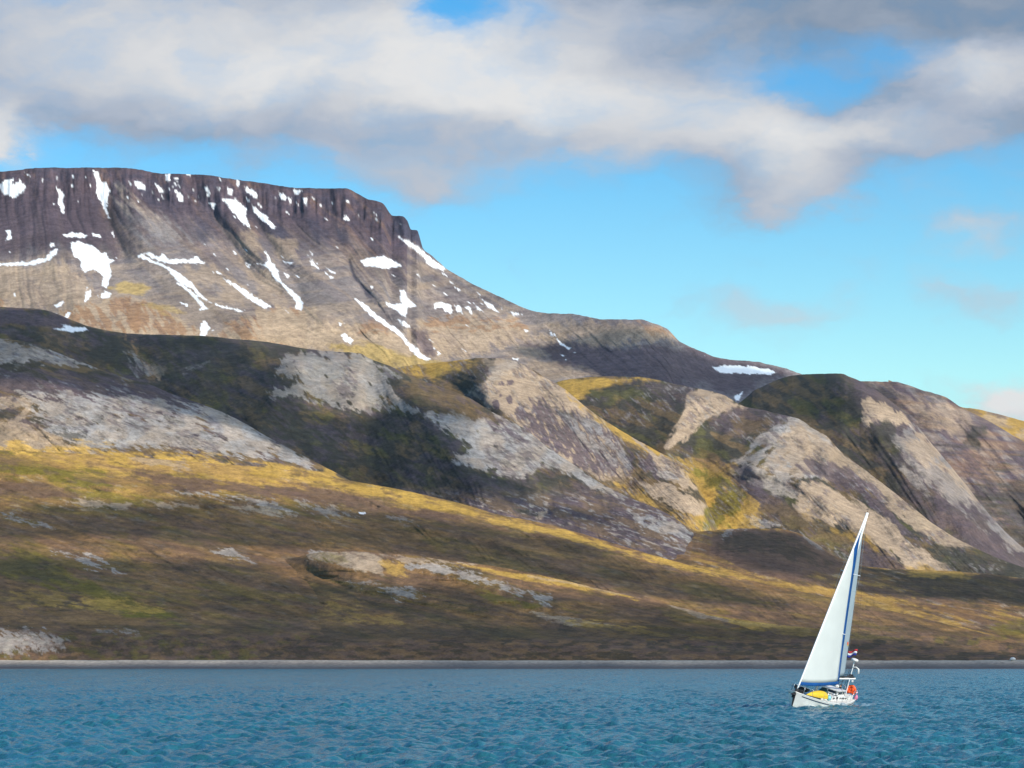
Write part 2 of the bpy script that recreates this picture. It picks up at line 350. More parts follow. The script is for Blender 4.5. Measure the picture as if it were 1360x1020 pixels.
for p in ([(270, 740), (400, 690), (560, 665), (700, 690), (830, 760), (920, 850), (600, 850), (380, 800)], [(950, 830), (1100, 740), (1300, 712), (1420, 715), (1400, 920), (1000, 860)], [(0, 660), (40, 690), (60, 720), (0, 720)]):
    M.paint('T', A(p), 4, 6, 8, 60, op=.95); M.paint('O', A(p), 4, 6, 8, 60, op=.8, brk=.55, bsc=7)
M.paint('O', A([(560, 680), (640, 690), (625, 810), (590, 800)]), 3, 4, 5, 88, 3, op=.8)
M.paint('R', A([(1100, 740), (1180, 735), (1200, 790), (1120, 800)]), 4, 5, 5, 40, op=.5, brk=.45)
M.paint('Y', A([(490, 625), (560, 600), (690, 615), (620, 645), (540, 640)]), 4, 5, 8, 10, op=.8)
M.paint('Y', A([(640, 690), (760, 700), (840, 740), (800, 745)]), 3, 4, 8, 20, op=.6)
M.paint('T', Bq([(-20, 650), (200, 670), (430, 720), (570, 740), (700, 880), (500, 880), (200, 830), (-20, 800)]), 4, 6, 8, 45, op=.9)
M.paint('T', Bq([(690, 700), (900, 680), (1130, 690), (1300, 790), (1100, 800), (980, 850), (780, 870), (750, 770)]), 6, 8, 9, 40, op=.85)
M.paint('Y', Bq([(280, 800), (450, 800), (700, 870), (800, 885), (620, 930), (400, 860)]), 4, 5, 8, 10, op=.85)
M.paint('O', Bq([(690, 690), (900, 670), (1150, 690), (1200, 740), (800, 750), (700, 740)]), 3, 4, 4, 5, op=.7, brk=.55)
M.paint('O', Bq([(440, 700), (560, 705), (560, 750), (430, 760)]), 3, 4, 4, 5, op=.7, brk=.45)
M.paint('R', Bq([(650, 730), (740, 750), (780, 860), (700, 850)]), 6, 6, 8, 60, op=.7)
M.paint('R', C7([(0, 90), (300, 90), (700, 100), (1200, 220), (900, 330), (300, 230), (100, 160)]), 9, 9, 10, 10, op=.75)
M.paint('T', C7([(60, -10), (500, 0), (620, 20), (680, 60), (600, 80), (300, 100), (100, 60)]), 6, 8, 8, 60, op=.6)
M.paint('O', C7([(500, -10), (640, 25), (660, 55), (540, 40)]), 4, 4, 5, 60, op=.6)
M.paint('T', C7([(0, 165), (200, 190), (330, 235), (200, 260), (0, 210)]), 5, 5, 8, 10, op=.6)
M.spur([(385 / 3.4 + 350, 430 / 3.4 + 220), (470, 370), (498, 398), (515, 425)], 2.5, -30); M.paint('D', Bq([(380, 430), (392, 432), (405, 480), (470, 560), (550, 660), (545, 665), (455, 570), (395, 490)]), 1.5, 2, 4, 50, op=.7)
M.snow([[(0, 150), (40, 125), (60, 125), (55, 150), (90, 145), (120, 155), (110, 185), (70, 212), (30, 205), (0, 180)], [(255, 168), (275, 180), (290, 195), (285, 230), (292, 285), (280, 280), (262, 235), (265, 195)],
    [(420, 90), (445, 95), (455, 140), (480, 145), (495, 180), (485, 235), (485, 275), (500, 305), (490, 310), (465, 255), (435, 195), (440, 150)], [(500, 368), (510, 365), (524, 388), (512, 394)],
    [(22, 360), (45, 358), (55, 400), (25, 405), (35, 385)], [(280, 382), (320, 366), (400, 380), (380, 395), (300, 390)], [(415, 372), (460, 380), (455, 392), (420, 388)],
    [(318, 415), (350, 408), (415, 425), (455, 460), (480, 462), (485, 485), (522, 495), (495, 512), (505, 560), (480, 622), (455, 610), (468, 570), (440, 545), (420, 535), (380, 555), (360, 520), (370, 500), (330, 480)],
    [(-40, 510), (60, 505), (130, 503), (150, 492), (200, 485), (235, 450), (265, 438), (255, 465), (225, 495), (150, 518), (90, 520), (-40, 523)], [(225, 420), (245, 415), (245, 432), (228, 435)],
    [(385, 640), (410, 625), (415, 640), (405, 670), (380, 688)], [(450, 660), (475, 632), (500, 645), (495, 665), (460, 672)], [(245, 700), (285, 675), (290, 690), (255, 712)], [(285, 755), (310, 728), (322, 730), (300, 760)], [(252, 735), (285, 755), (275, 762)],
    [(580, 140), (597, 145), (590, 167)], [(605, 145), (620, 135), (660, 155), (650, 172), (620, 175)], [(700, 150), (740, 180), (720, 188)], [(745, 105), (768, 105), (770, 135), (750, 135)], [(785, 175), (800, 180), (830, 210), (825, 232), (810, 230)], [(785, 125), (808, 120), (800, 142)],
    [(615, 475), (640, 465), (700, 500), (750, 520), (800, 545), (870, 600), (900, 640), (960, 690), (1105, 722), (1100, 732), (1000, 708), (930, 680), (880, 645), (870, 625), (800, 590), (740, 525), (650, 495)],
    [(785, 590), (830, 605), (880, 645), (940, 715), (900, 722), (910, 705), (860, 650)], [(640, 462), (670, 458), (720, 480), (730, 460), (760, 490), (870, 488), (880, 470), (930, 515), (850, 507), (780, 512), (720, 502)],
    [(920, 160), (937, 160), (947, 200), (955, 225), (940, 212)], [(945, 235), (985, 235), (965, 267)], [(975, 165), (995, 170), (990, 188)], [(985, 120), (1000, 123), (997, 140)], [(1005, 222), (1060, 218), (1115, 260), (1114, 300), (1135, 357), (1100, 335), (1050, 280)],
    [(1065, 125), (1082, 130), (1080, 175), (1068, 160)], [(1100, 160), (1140, 178), (1165, 200), (1155, 217), (1120, 192)], [(1025, 165), (1050, 178), (1048, 210), (1030, 197)], [(1100, 195), (1130, 228), (1115, 228)], [(1135, 245), (1200, 292), (1245, 345), (1230, 352), (1180, 312), (1150, 282)],
    [(1255, 185), (1290, 200), (1292, 225), (1275, 222)], [(1302, 213), (1316, 218), (1314, 242)], [(1320, 178), (1358, 178), (1345, 197)], [(970, 537), (1000, 550), (1003, 562), (985, 555)], [(990, 568), (1060, 598), (1150, 658), (1225, 700), (1195, 714), (1120, 668), (1050, 612)],
    [(1050, 445), (1075, 470), (1060, 470)], [(1110, 505), (1137, 510), (1125, 534)], [(1145, 508), (1180, 508), (1178, 514), (1147, 514)], [(1195, 455), (1210, 465), (1222, 492), (1210, 490)], [(1178, 515), (1230, 508), (1255, 545), (1265, 580), (1320, 635), (1360, 668), (1366, 700), (1360, 720), (1335, 714), (1335, 680), (1290, 622), (1240, 582), (1215, 532)],
    [(905, 780), (925, 768), (950, 800), (920, 845), (902, 845)], [(955, 815), (985, 792), (975, 808)], [(805, 682), (850, 693), (845, 703)], [(1280, 500), (1322, 504), (1310, 514)], [(1285, 555), (1310, 566), (1300, 574)], [(840, 103), (862, 104), (858, 113), (842, 112)], [(315, 150), (330, 150), (328, 163), (317, 162)], [(110, 98), (122, 96), (120, 108)]], A)
M.snow([[(0, 225), (30, 253), (55, 275), (45, 284), (0, 247)], [(70, 118), (105, 138), (100, 162), (85, 152)], [(115, 145), (128, 150), (120, 174)], [(130, 110), (180, 108), (150, 132)], [(175, 145), (198, 145), (195, 177), (183, 172)], [(357, 240), (375, 222), (397, 247), (370, 252)],
    [(438, 430), (480, 412), (545, 406), (600, 433), (628, 456), (550, 464), (460, 454)], [(600, 315), (660, 343), (700, 368), (740, 403), (800, 448), (832, 472), (770, 464), (735, 442), (720, 412), (660, 367)], [(5, 445), (28, 425), (50, 450), (70, 510), (110, 558), (150, 583), (183, 620), (170, 652), (145, 647), (145, 612), (90, 552), (55, 512), (20, 457)],
    [(2, 375), (12, 385), (30, 425), (20, 425)], [(0, 615), (35, 638), (0, 642)], [(415, 603), (450, 618), (500, 663), (575, 718), (625, 753), (650, 793), (690, 818), (720, 853), (762, 872), (740, 880), (690, 862), (660, 827), (630, 787), (570, 737), (500, 692), (460, 657)],
    [(550, 615), (590, 625), (620, 620), (615, 563), (637, 560), (652, 600), (692, 637), (655, 642), (640, 687), (610, 662), (560, 637)], [(600, 690), (650, 710), (665, 732), (630, 724)], [(345, 765), (370, 756), (405, 790), (395, 807), (370, 792)], [(338, 708), (372, 710), (345, 720)],
    [(768, 625), (800, 612), (852, 630), (848, 680), (830, 662), (800, 642), (775, 648)], [(858, 630), (887, 633), (900, 672), (870, 652)], [(905, 638), (937, 638), (940, 670)], [(948, 620), (1002, 664), (965, 652)], [(975, 593), (1030, 628), (1062, 662), (1010, 642)], [(1065, 638), (1110, 658), (1178, 672), (1130, 674)],
    [(208, 415), (240, 443), (252, 467), (215, 452)], [(265, 473), (317, 505), (300, 508)], [(280, 458), (322, 485), (305, 482)], [(90, 430), (132, 438), (100, 444)], [(95, 488), (122, 497), (105, 507)], [(208, 385), (230, 400), (222, 406)], [(1175, 736), (1196, 748), (1185, 754)], [(768, 823), (803, 850), (790, 854)], [(1113, 870), (1150, 870), (1147, 882)], [(865, 550), (890, 562), (878, 565)], [(900, 555), (920, 570), (910, 570)], [(487, 328), (497, 330), (492, 338)], [(485, 545), (495, 548), (490, 556)]], Bq)
M.snow([[(98, 26), (118, 33), (122, 60), (105, 52)], [(122, 43), (150, 78), (200, 110), (190, 120), (140, 87)], [(200, 122), (218, 130), (210, 136)], [(145, 135), (170, 142), (160, 147)], [(165, 158), (190, 162), (180, 168)], [(832, 195), (900, 186), (1000, 190), (1090, 203), (1125, 222), (1100, 230), (980, 228), (870, 220)], [(720, 92), (755, 108), (745, 110)], [(790, 138), (815, 145), (805, 148)]], C7)

rf = random.Random(12)
for i in range(95):
    x = rf.uniform(-40, 640); y = float(interp([(-200, 236), (120, 223), (400, 250), (510, 272), (562, 335), (700, 412)], np.array([x]))[0]) + (rf.uniform(2, 40) if rf.random() < .6 else rf.uniform(40, 170)); k = float(interp(kM, np.array([x]))[0]); l = rf.uniform(1.2, 4.5); w = rf.uniform(.5, 1.1)
    M.paint('W', [(x - w, y - .3), (x + w, y), (x + k * l + w * .6, y + l), (x + k * l - w * .4, y + l)], .6, .5, 2, 50)
SPUR = 0.75
# ---- the golden shoulder far off to the right
H8 = Layer('H8', [(1180, 505), (1240, 527), (1275, 540), (1300, 544), (1330, 551), (1360, 559), (1440, 580), (1600, 610)], [(1180, 4500), (1600, 4500)], [(1180, 620), (1600, 680)], [(1180, 3900), (1600, 3900)], 1180, 1600, 60, 1.4, seed=5)
H8.put('Y', np.full(H8.PX.shape, .7)); H8.mottle('T', .45, .6, 8, 15, 3, .7); H8.mottle('R', .55, .65, 6, 20, 5, .5, 4); H8.gully(.8, 14, 20, 1)

# ---- banded hill at the right
H7 = Layer('H7', [(1100, 515), (1142, 506.5), (1190, 507), (1202, 510), (1225, 518), (1255, 527), (1275, 540), (1297, 551), (1320, 563), (1345, 578), (1360, 586), (1420, 625), (1600, 720)],
           [(1100, 3750), (1300, 3650), (1600, 3500)], [(1100, 740), (1360, 800), (1600, 860)], [(1100, 2850), (1360, 2750), (1600, 2700)], 1100, 1600, 190, 1.25, seed=6)
H7.gully(1.8, 24, 32, 3, 6); H7.gully(1.8, 9, 16, 4, 6); H7.lumps(40, 25, 40, 5)
H7.spur([(1215, 520), (1260, 580), (1330, 650), (1400, 710)], 20, 90); H7.spur([(1290, 550), (1340, 620), (1400, 680)], 16, 70); H7.spur([(1250, 540), (1300, 610), (1360, 690)], 10, -70)
H7.W[:] = 0; H7.W[..., CL['R']] = 1
H7.mottle('T', .42, .62, 7, 42, 5, .42, 3); H7.mottle('S', .5, .65, 9, 42, 5, .35, 8)
bd = fbm(H7.PX / 60, (H7.PY - .10 * H7.PX) / 4.2, 4, 61)
H7.put('R', .8 * sstep(.50, .62, bd) * sstep(525, 570, H7.PY)); H7.put('D', .75 * sstep(.58, .68, fbm(H7.PX / 45, (H7.PY - .08 * H7.PX) / 5, 4, 66)) * sstep(560, 620, H7.PY))
H7.put('O', .3 * sstep(.5, .65, fbm(H7.PX / 70, (H7.PY - .1 * H7.PX) / 6, 4, 69)))
H7.paint('T', C8([(850, 230), (1000, 230), (1110, 260), (1100, 350), (1040, 380), (900, 300)]), 6, 6, 8, 40, op=.55)
H7.paint('D', C8([(1130, 320), (1190, 330), (1150, 430), (1080, 410)]), 5, 5, 6, 40, op=.8); H7.paint('D', C8([(640, 120), (800, 210), (850, 290), (780, 250)]), 4, 4, 6, 40, op=.5)
H7.paint('D', C8([(1050, 620), (1360, 560), (1500, 760), (1360, 960), (1200, 860)]), 12, 12, 8, 10, 5, op=.6, brk=.42)

# ---- dark green hill left of it
H6 = Layer('H6', [(930, 560), (985, 533), (1000, 520), (1020, 510), (1050, 499), (1065, 497.5), (1115, 496), (1128, 500), (1140, 505), (1165, 519), (1190, 538), (1210, 557), (1240, 592), (1280, 640), (1320, 690), (1360, 728), (1500, 820)],
           [(930, 3500), (1120, 3450), (1250, 3150), (1500, 2800)], [(930, 700), (1120, 720), (1360, 790), (1500, 850)], [(930, 2900), (1200, 2750), (1500, 2600)], 930, 1500, 190, 1.35, seed=8)
H6.spur([(1138, 504), (1150, 530), (1165, 565), (1215, 620), (1290, 700)], 44, 170); H6.gully(1.6, 22, 14, 2, 5); H6.lumps(30, 20, 25, 3)
H6.W[:] = 0; H6.W[..., CL['D']] = 1
H6.mottle('B', .45, .62, 10, 30, 2.5, .7, 3); H6.mottle('G', .52, .68, 16, 30, 2, .35, 9)
H6.put('R', .8 * sstep(-30, 30, H6.PX - interp([(490, 1120), (560, 1160), (720, 1260), (800, 1330)], H6.PY) + (fbm(H6.PX / 12, H6.PY / 12, 4, 3) - .5) * 60))
H6.paint('T', C8([(640, 185), (700, 210), (830, 285), (860, 330), (760, 310), (690, 290), (640, 350), (620, 320)]), 2.5, 5, 7, 50, 3)
H6.paint('S', C8([(770, 390), (850, 290), (1000, 400), (1150, 560), (1360, 780), (1360, 900), (1150, 740), (950, 600), (830, 600), (800, 500)]), 4, 10, 8, 45, 3.5, op=.5, brk=.46)
H6.paint('T', C8([(800, 400), (900, 330), (1050, 470), (1250, 680), (1360, 820), (1250, 760), (1000, 560), (880, 520)]), 5, 10, 8, 45, 4, op=.7, brk=.48)
H6.paint('D', C8([(740, 300), (800, 330), (780, 400), (660, 370)]), 4, 6, 6, 45, op=.7)
for Lx in (H6, M): Lx.snow([[(935, 330), (975, 306), (968, 335), (945, 354)]], C7)
H6.paint('O', C8([(60, 130), (110, 125), (90, 175), (60, 200)]), 3, 3, 5, 80, op=.4)

# ---- two-faced spur with pale scree
H5 = Layer('H5', [(690, 540), (735, 508.5), (770, 502), (800, 500), (850, 500.5), (875, 505), (900, 511), (930, 516.5), (960, 524), (990, 540), (1010, 544), (1040, 551), (1060, 556), (1080, 569), (1100, 581), (1115, 598), (1150, 625), (1180, 648), (1210, 672), (1240, 696), (1265, 712), (1300, 730), (1320, 739), (1360, 754), (1420, 780)],
           [(690, 3250), (850, 3200), (990, 3050), (1100, 2900), (1300, 2550), (1420, 2450)], [(690, 690), (860, 780), (1100, 800), (1420, 830)], [(690, 2700), (900, 2450), (1000, 2400), (1300, 2300), (1420, 2250)], 690, 1420, 210, 1.3, seed=10)
H5.spur([(925, 517), (905, 545), (888, 590), (880, 640)], 26, 110); H5.spur([(985, 540), (960, 565), (940, 600), (930, 650)], 20, -45); H5.spur([(1040, 551), (1020, 590), (1000, 620), (1000, 660)], 40, 60)
H5.spur([(1060, 600), (1110, 650), (1200, 740)], 16, -60); H5.spur([(1000, 622), (1060, 640), (1130, 690), (1200, 745)], 14, 70); H5.gully(2.2, 22, 13, 3, 6); H5.gully(2.2, 9, 4, 4, 6); H5.lumps(30, 18, 24, 7)
H5.W[:] = 0; H5.W[..., CL['D']] = 1
H5.mottle('B', .45, .62, 9, 25, 3, .75, 3); H5.mottle('G', .54, .68, 14, 25, 2, .32, 9)
H5.paint('Y', C7([(110, 268), (240, 244), (340, 236), (500, 238), (590, 258), (500, 262), (400, 275), (260, 315), (215, 340), (150, 295)]), 4, 4, 8, 0, op=.85)
H5.paint('R', C7([(480, 265), (600, 265), (740, 300), (720, 350), (600, 320)]), 5, 5, 8, 20, op=.6)
H5.paint('T', C7([(740, 298), (820, 300), (900, 325), (990, 376), (900, 395), (820, 430), (720, 510), (640, 560), (625, 555), (690, 440), (722, 360)]), 1.8, 4, 6, -50, 2.5)
H5.paint('R', C7([(990, 380), (1150, 410), (1210, 425), (1100, 470), (900, 520), (820, 440), (900, 400)]), 5, 6, 8, 10, op=.6)
H5.paint('B', C7([(940, 430), (1100, 430), (1060, 500), (900, 520)]), 6, 6, 8, 10, op=.7)
H5.paint('S', C7([(1080, 470), (1170, 440), (1220, 425), (1290, 480), (1360, 520), (1360, 720), (1200, 700), (1050, 660), (930, 615), (1000, 580), (1100, 565), (1000, 545)]), 2.5, 6, 7, -30, 2.5, op=.85, brk=.40)
H5.paint('T', C7([(1120, 540), (1250, 520), (1400, 580), (1400, 690), (1200, 690), (1080, 640)]), 5, 8, 8, 10, 3, op=.75, brk=.38)
H5.paint('T', C8([(250, 380), (330, 300), (470, 380), (640, 520), (850, 690), (1050, 830), (1190, 890), (1100, 890), (1000, 870), (900, 800), (800, 720), (650, 610), (500, 520), (360, 440)]), 3, 6, 8, 42, 4, op=.85, brk=.30)
H5.paint('S', C8([(280, 290), (330, 285), (480, 380), (530, 440), (480, 410), (330, 310)]), 2, 3, 6, 40, op=.7)
H5.paint('R', C8([(340, 500), (500, 480), (680, 600), (800, 740), (900, 850), (800, 800), (640, 680), (560, 610), (400, 560)]), 4, 7, 7, 42, 4, op=.8, brk=.36)
H5.paint('T', C8([(320, 690), (340, 600), (400, 570), (560, 640), (700, 720), (850, 850), (960, 930), (1040, 990), (850, 975), (780, 940), (650, 830), (520, 790), (400, 750)]), 3, 6, 8, 42, 4, op=1, brk=.26)
H5.paint('Y', C8([(380, 720), (520, 790), (650, 830), (780, 940), (1000, 985), (1060, 1000), (800, 1000), (600, 850)]), 5, 6, 8, 35, 3, op=.6, brk=.4)
H5.paint('S', C8([(20, 520), (80, 500), (200, 530), (320, 580), (330, 650), (240, 640), (120, 580), (80, 540)]), 2.5, 5, 6, 20, 2.5, op=.75, brk=.38)
H5.paint('R', C8([(0, 560), (100, 560), (250, 640), (330, 690), (300, 760), (150, 700), (40, 640)]), 6, 7, 8, 20, op=.65)
H5.paint('B', C8([(60, 650), (300, 680), (500, 790), (600, 830), (500, 860), (200, 760)]), 6, 6, 8, 20, op=.6)
H5.paint('Y', C8([(0, 570), (90, 680), (110, 740), (60, 800), (-100, 800), (-200, 600)]), 7, 7, 8, 20, op=.85)
H5.paint('S', C8([(100, 730), (190, 745), (250, 775), (160, 785)]), 1.5, 3, 5, 20, op=.9)
H5.paint('D', C8([(930, 860), (1200, 890), (1400, 960), (1400, 1030), (1060, 985), (1000, 930)]), 6, 8, 8, 20, 4, op=.8, brk=.3)
H5.paint('R', C8([(610, 830), (700, 880), (830, 965), (900, 1000), (600, 1000)]), 5, 6, 8, 35, op=.75)

# ---- tan hill in the middle
H4 = Layer('H4', [(440, 520), (500, 498), (541, 486), (600, 479.5), (640, 475.5), (662, 475.5), (690, 482), (706, 490), (730, 505), (750, 517), (775, 538), (800, 556), (830, 575), (860, 592), (880, 603), (898, 611), (915, 624), (928, 645), (940, 672), (955, 705), (1000, 760), (1060, 800)],
           [(440, 3150), (650, 3050), (880, 2700), (1060, 2450)], [(440, 690), (700, 720), (900, 760), (1060, 800)], [(440, 2550), (750, 2400), (1060, 2250)], 440, 1060, 210, 1.3, seed=12)
H4.spur([(650, 476), (640, 500), (650, 530), (700, 590), (770, 650)], 30, 150); H4.spur([(560, 490), (600, 510), (630, 535)], 18, -50); H4.spur([(760, 520), (800, 565), (860, 620), (930, 680)], 34, 60); H4.spur([(705, 500), (760, 580), (830, 650)], 26, -40)
H4.gully(2.2, 18, 15, 2, 6); H4.gully(2.2, 6, 7, 3, 6); H4.lumps(26, 18, 18, 4)
H4.W[:] = 0; H4.W[..., CL['B']] = 1
H4.mottle('D', .42, .6, 8, 20, 3, .8, 2)
H4.paint('Y', C6([(300, 130), (640, 180), (850, 160), (960, 170), (880, 205), (760, 245), (640, 230), (500, 200)]), 5, 5, 8, 5, op=.85)
H4.paint('T', C6([(1000, 160), (1060, 148), (1200, 205), (1360, 290), (1430, 340), (1600, 520), (1660, 720), (1500, 700), (1360, 620), (1250, 530), (1150, 450), (1050, 380), (900, 320), (1000, 270), (1020, 210)]), 2.5, 5, 7, 50, 3)
H4.paint('D', C6([(1000, 155), (1030, 150), (1040, 200), (1010, 260), (930, 300), (880, 280), (960, 230)]), 4, 4, 6, -40, op=.6)
H4.paint('S', C6([(1010, 220), (1060, 190), (1100, 150), (1180, 200), (1100, 230), (1020, 260)]), 5, 5, 6, 0, op=.4)
for cx, cy, r in [(1160, 405, 34), (1050, 365, 18), (1115, 268, 14), (1070, 320, 12), (1110, 345, 16), (1220, 400, 12), (1270, 520, 26), (1250, 455, 18), (1210, 455, 12), (1300, 560, 16), (1075, 268, 10), (1180, 470, 10), (1235, 425, 14), (1330, 560, 20)]:
    p = [(cx + r * math.cos(k) * .8, cy + r * math.sin(k)) for k in np.linspace(0, 6, 9)]
    H4.paint('R', C6(p), 1.2, 2.5, 4, 60, 2, op=.85)
H4.paint('R', C7([(-30, 350), (150, 375), (290, 430), (400, 520), (520, 650), (430, 690), (300, 680), (150, 580), (0, 480)]), 4, 8, 5, 58, 4, op=.85, brk=.46)
H4.paint('S', C7([(150, 400), (300, 430), (420, 540), (500, 660), (420, 690), (320, 600), (220, 520)]), 5, 8, 5, 58, 4, op=.7, brk=.5)
H4.paint('D', C7([(80, 370), (240, 410), (270, 430), (130, 425)]), 2, 3, 4, 10, 4, op=.6, brk=.45)
H4.paint('R', C7([(480, 650), (560, 600), (640, 640), (660, 700), (600, 700)]), 4, 6, 5, 50, op=.8)
H4.paint('Y', C7([(180, 310), (330, 420), (450, 490), (560, 550), (640, 605), (700, 622), (640, 640), (540, 580), (400, 500), (260, 400)]), 3, 4, 6, 40, op=.8)
H4.paint('T', C7([(480, 520), (560, 570), (620, 600), (700, 660), (765, 742), (700, 742), (620, 690), (560, 600)]), 2, 4, 5, 50, 3)
H4.paint('B', C7([(330, 680), (480, 700), (560, 780), (680, 860), (780, 920), (640, 900), (450, 790)]), 4, 5, 6, 40, op=.7); H4.paint('Y', C7([(400, 720), (520, 740), (600, 830), (560, 840)]), 5, 5, 6, 40, op=.6)
for Lx in (H4, H5):
    Lx.paint('Y', C7([(690, 610), (830, 628), (930, 640), (960, 720), (1030, 790), (1080, 880), (960, 940), (800, 950), (640, 860), (820, 840), (780, 760), (720, 690)]), 5, 8, 8, 30, op=.6, brk=.3)
    Lx.paint('G', C7([(800, 640), (860, 690), (960, 740), (985, 800), (900, 900), (840, 930), (790, 930), (800, 830), (880, 770), (800, 720), (760, 680)]), 5, 8, 7, 50, 2, op=.75, brk=.3)
    Lx.paint('O', C7([(760, 610), (900, 620), (920, 660), (860, 680)]), 4, 5, 6, 10, op=.4)
    Lx.paint('R', C7([(900, 660), (1000, 650), (1100, 720), (1060, 790), (980, 740)]), 6, 8, 7, 30, op=.7, brk=.35)
H4.paint('T', C7([(495, 710), (640, 720), (760, 780), (815, 830), (780, 868), (680, 840), (560, 770)]), 1.8, 4, 5, 30, 2.5, op=1, brk=.25)
H4.paint('S', C7([(585, 675), (650, 665), (680, 700), (620, 705)]), 2, 3, 4, 30, op=.8); H4.paint('S', C7([(760, 690), (820, 715), (800, 735)]), 2, 3, 4, 30, op=.7)

# ---- dark long hill on the left
H2 = Layer('H2', [(-200, 398), (0, 407.5), (55, 411), (75, 416.5), (100, 427), (120, 434), (155, 441), (180, 443.5), (270, 446), (310, 450), (350, 453.5), (400, 462), (430, 466), (478, 469.5), (490, 476), (515, 485), (540, 497), (580, 512), (620, 527), (650, 545), (680, 560), (700, 572), (720, 588), (745, 606), (768, 621), (797, 641), (832, 659), (876, 677), (906, 695), (922, 708), (950, 726), (1010, 765), (1060, 790)],
           [(-200, 2900), (200, 2800), (480, 2700), (700, 2450), (920, 2150), (1060, 2050)], [(-200, 690), (300, 700), (700, 770), (1060, 830)], [(-200, 2250), (400, 2150), (800, 1950), (1060, 1850)], -200, 1060, 260, 1.35, seed=14)
H2.spur([(420, 466), (380, 500), (350, 560), (340, 620)], 40, 130); H2.spur([(180, 445), (200, 490), (215, 515), (230, 550)], 20, -55); H2.spur([(540, 497), (560, 540), (600, 600), (650, 650)], 40, 120); H2.spur([(500, 480), (500, 540), (480, 600), (500, 640)], 34, -90)
H2.gully(.5, 20, 16, 2, 5); H2.gully(.9, 7, 4, 3, 5); H2.lumps(40, 22, 35, 4)
H2.W[:] = 0; H2.W[..., CL['D']] = 1
H2.mottle('R', .45, .62, 12, 15, 3, .6, 2); H2.mottle('B', .46, .64, 14, 20, 2.5, .65, 5); H2.mottle('G', .56, .70, 14, 20, 2, .32, 9); H2.mottle('D', .50, .60, 5, 30, 2, .7, 13)
H2.put('R', .8 * sstep(640, 665, H2.PY + (fbm(H2.PX / 20, H2.PY / 10, 4, 3) - .5) * 30) * sstep(430, 520, H2.PX))
H2.put('B', .55 * sstep(.45, .6, fbm(H2.PX / 40, (H2.PY - .3 * H2.PX) / 6, 4, 33)) * sstep(640, 665, H2.PY))
H2.put('S', .6 * sstep(.60, .70, fbm(H2.PX / 10, (H2.PY - .3 * H2.PX) / 2.5, 4, 37)) * sstep(645, 670, H2.PY))
H2.paint('S', C6([(70, 155), (200, 130), (330, 122), (438, 133), (500, 175), (600, 225), (640, 245), (560, 245), (600, 290), (640, 360), (720, 388), (650, 402), (600, 390), (520, 385), (460, 408), (400, 385), (300, 360), (200, 355), (150, 320), (40, 345), (30, 300), (140, 285), (150, 240), (60, 230)]), 1.6, 5, 6, 48, 2.6, op=.62, brk=.38)
H2.paint('S', C6([(700, 400), (850, 400), (1000, 430), (1060, 440), (1200, 510), (1300, 590), (1400, 660), (1290, 645), (1230, 632), (1180, 695), (1090, 688), (1000, 652), (880, 632), (860, 600), (930, 570), (900, 520), (800, 470)]), 2, 5, 6, 35, 2.6, op=.9, brk=.36)
H2.paint('B', C6([(620, 240), (800, 270), (920, 320), (1050, 410), (1060, 440), (900, 420), (760, 380), (650, 330)]), 5, 6, 8, 30, op=.7)
H2.paint('R', C6([(1000, 430), (1180, 490), (1250, 550), (1180, 540), (1040, 480)]), 4, 5, 5, 35, 3, op=.8, brk=.4)
H2.paint('S', C6([(1020, 385), (1100, 430), (1210, 500), (1360, 610), (1340, 615), (1200, 530), (1080, 450)]), 2, 3, 4, 38, op=.8)
H2.paint('S', C7([(-10, 540), (100, 575), (240, 650), (330, 715), (450, 780), (440, 785), (300, 735), (180, 675), (60, 625), (20, 680), (-30, 660)]), 2, 4, 5, 35, 3, op=.9)
H2.paint('S', C7([(465, 860), (560, 875), (660, 890), (745, 940), (740, 990), (640, 958), (520, 918)]), 2, 5, 5, 30, 2.5, op=.85, brk=.36)
H2.paint('T', C7([(50, 850), (85, 850), (60, 885), (40, 885)]), 1.5, 2, 4, 20, op=.7)
H2.paint('O', C5([(565, 170), (605, 180), (640, 260), (720, 350), (680, 350), (640, 280)]), 3, 4, 5, 55, op=.55, brk=.35)
H2.paint('S', C5([(560, 240), (640, 250), (700, 350), (620, 330)]), 4, 5, 4, 50, op=.5, brk=.45)
H2.paint('T', C5([(670, 282), (748, 300), (745, 325), (718, 352), (690, 330)]), 2, 3, 4, 50, op=.65); H2.paint('S', C5([(820, 312), (880, 280), (950, 268), (900, 310), (830, 330)]), 2, 4, 4, -15, op=.7, brk=.4)
H2.paint('R', C5([(-60, 20), (60, 30), (250, 60), (330, 110), (250, 130), (100, 100), (-60, 110)]), 6, 6, 8, 10, op=.8)
H2.paint('D', C5([(700, 170), (900, 160), (1360, 200), (1360, 230), (1100, 260), (950, 350), (1000, 430), (800, 420), (740, 350)]), 12, 10, 10, 30, op=.5)
H2.paint('D', C6([(300, 580), (480, 600), (620, 660), (500, 650), (360, 640)]), 4, 6, 5, 10, op=.8)
H2.paint('D', C6([(1120, 830), (1240, 860), (1240, 880), (1140, 850)]), 1.5, 3, 4, 15, op=.9)
H2.snow([[(240, 805), (290, 800), (275, 783), (330, 795), (390, 798), (398, 812), (330, 822)]], A)

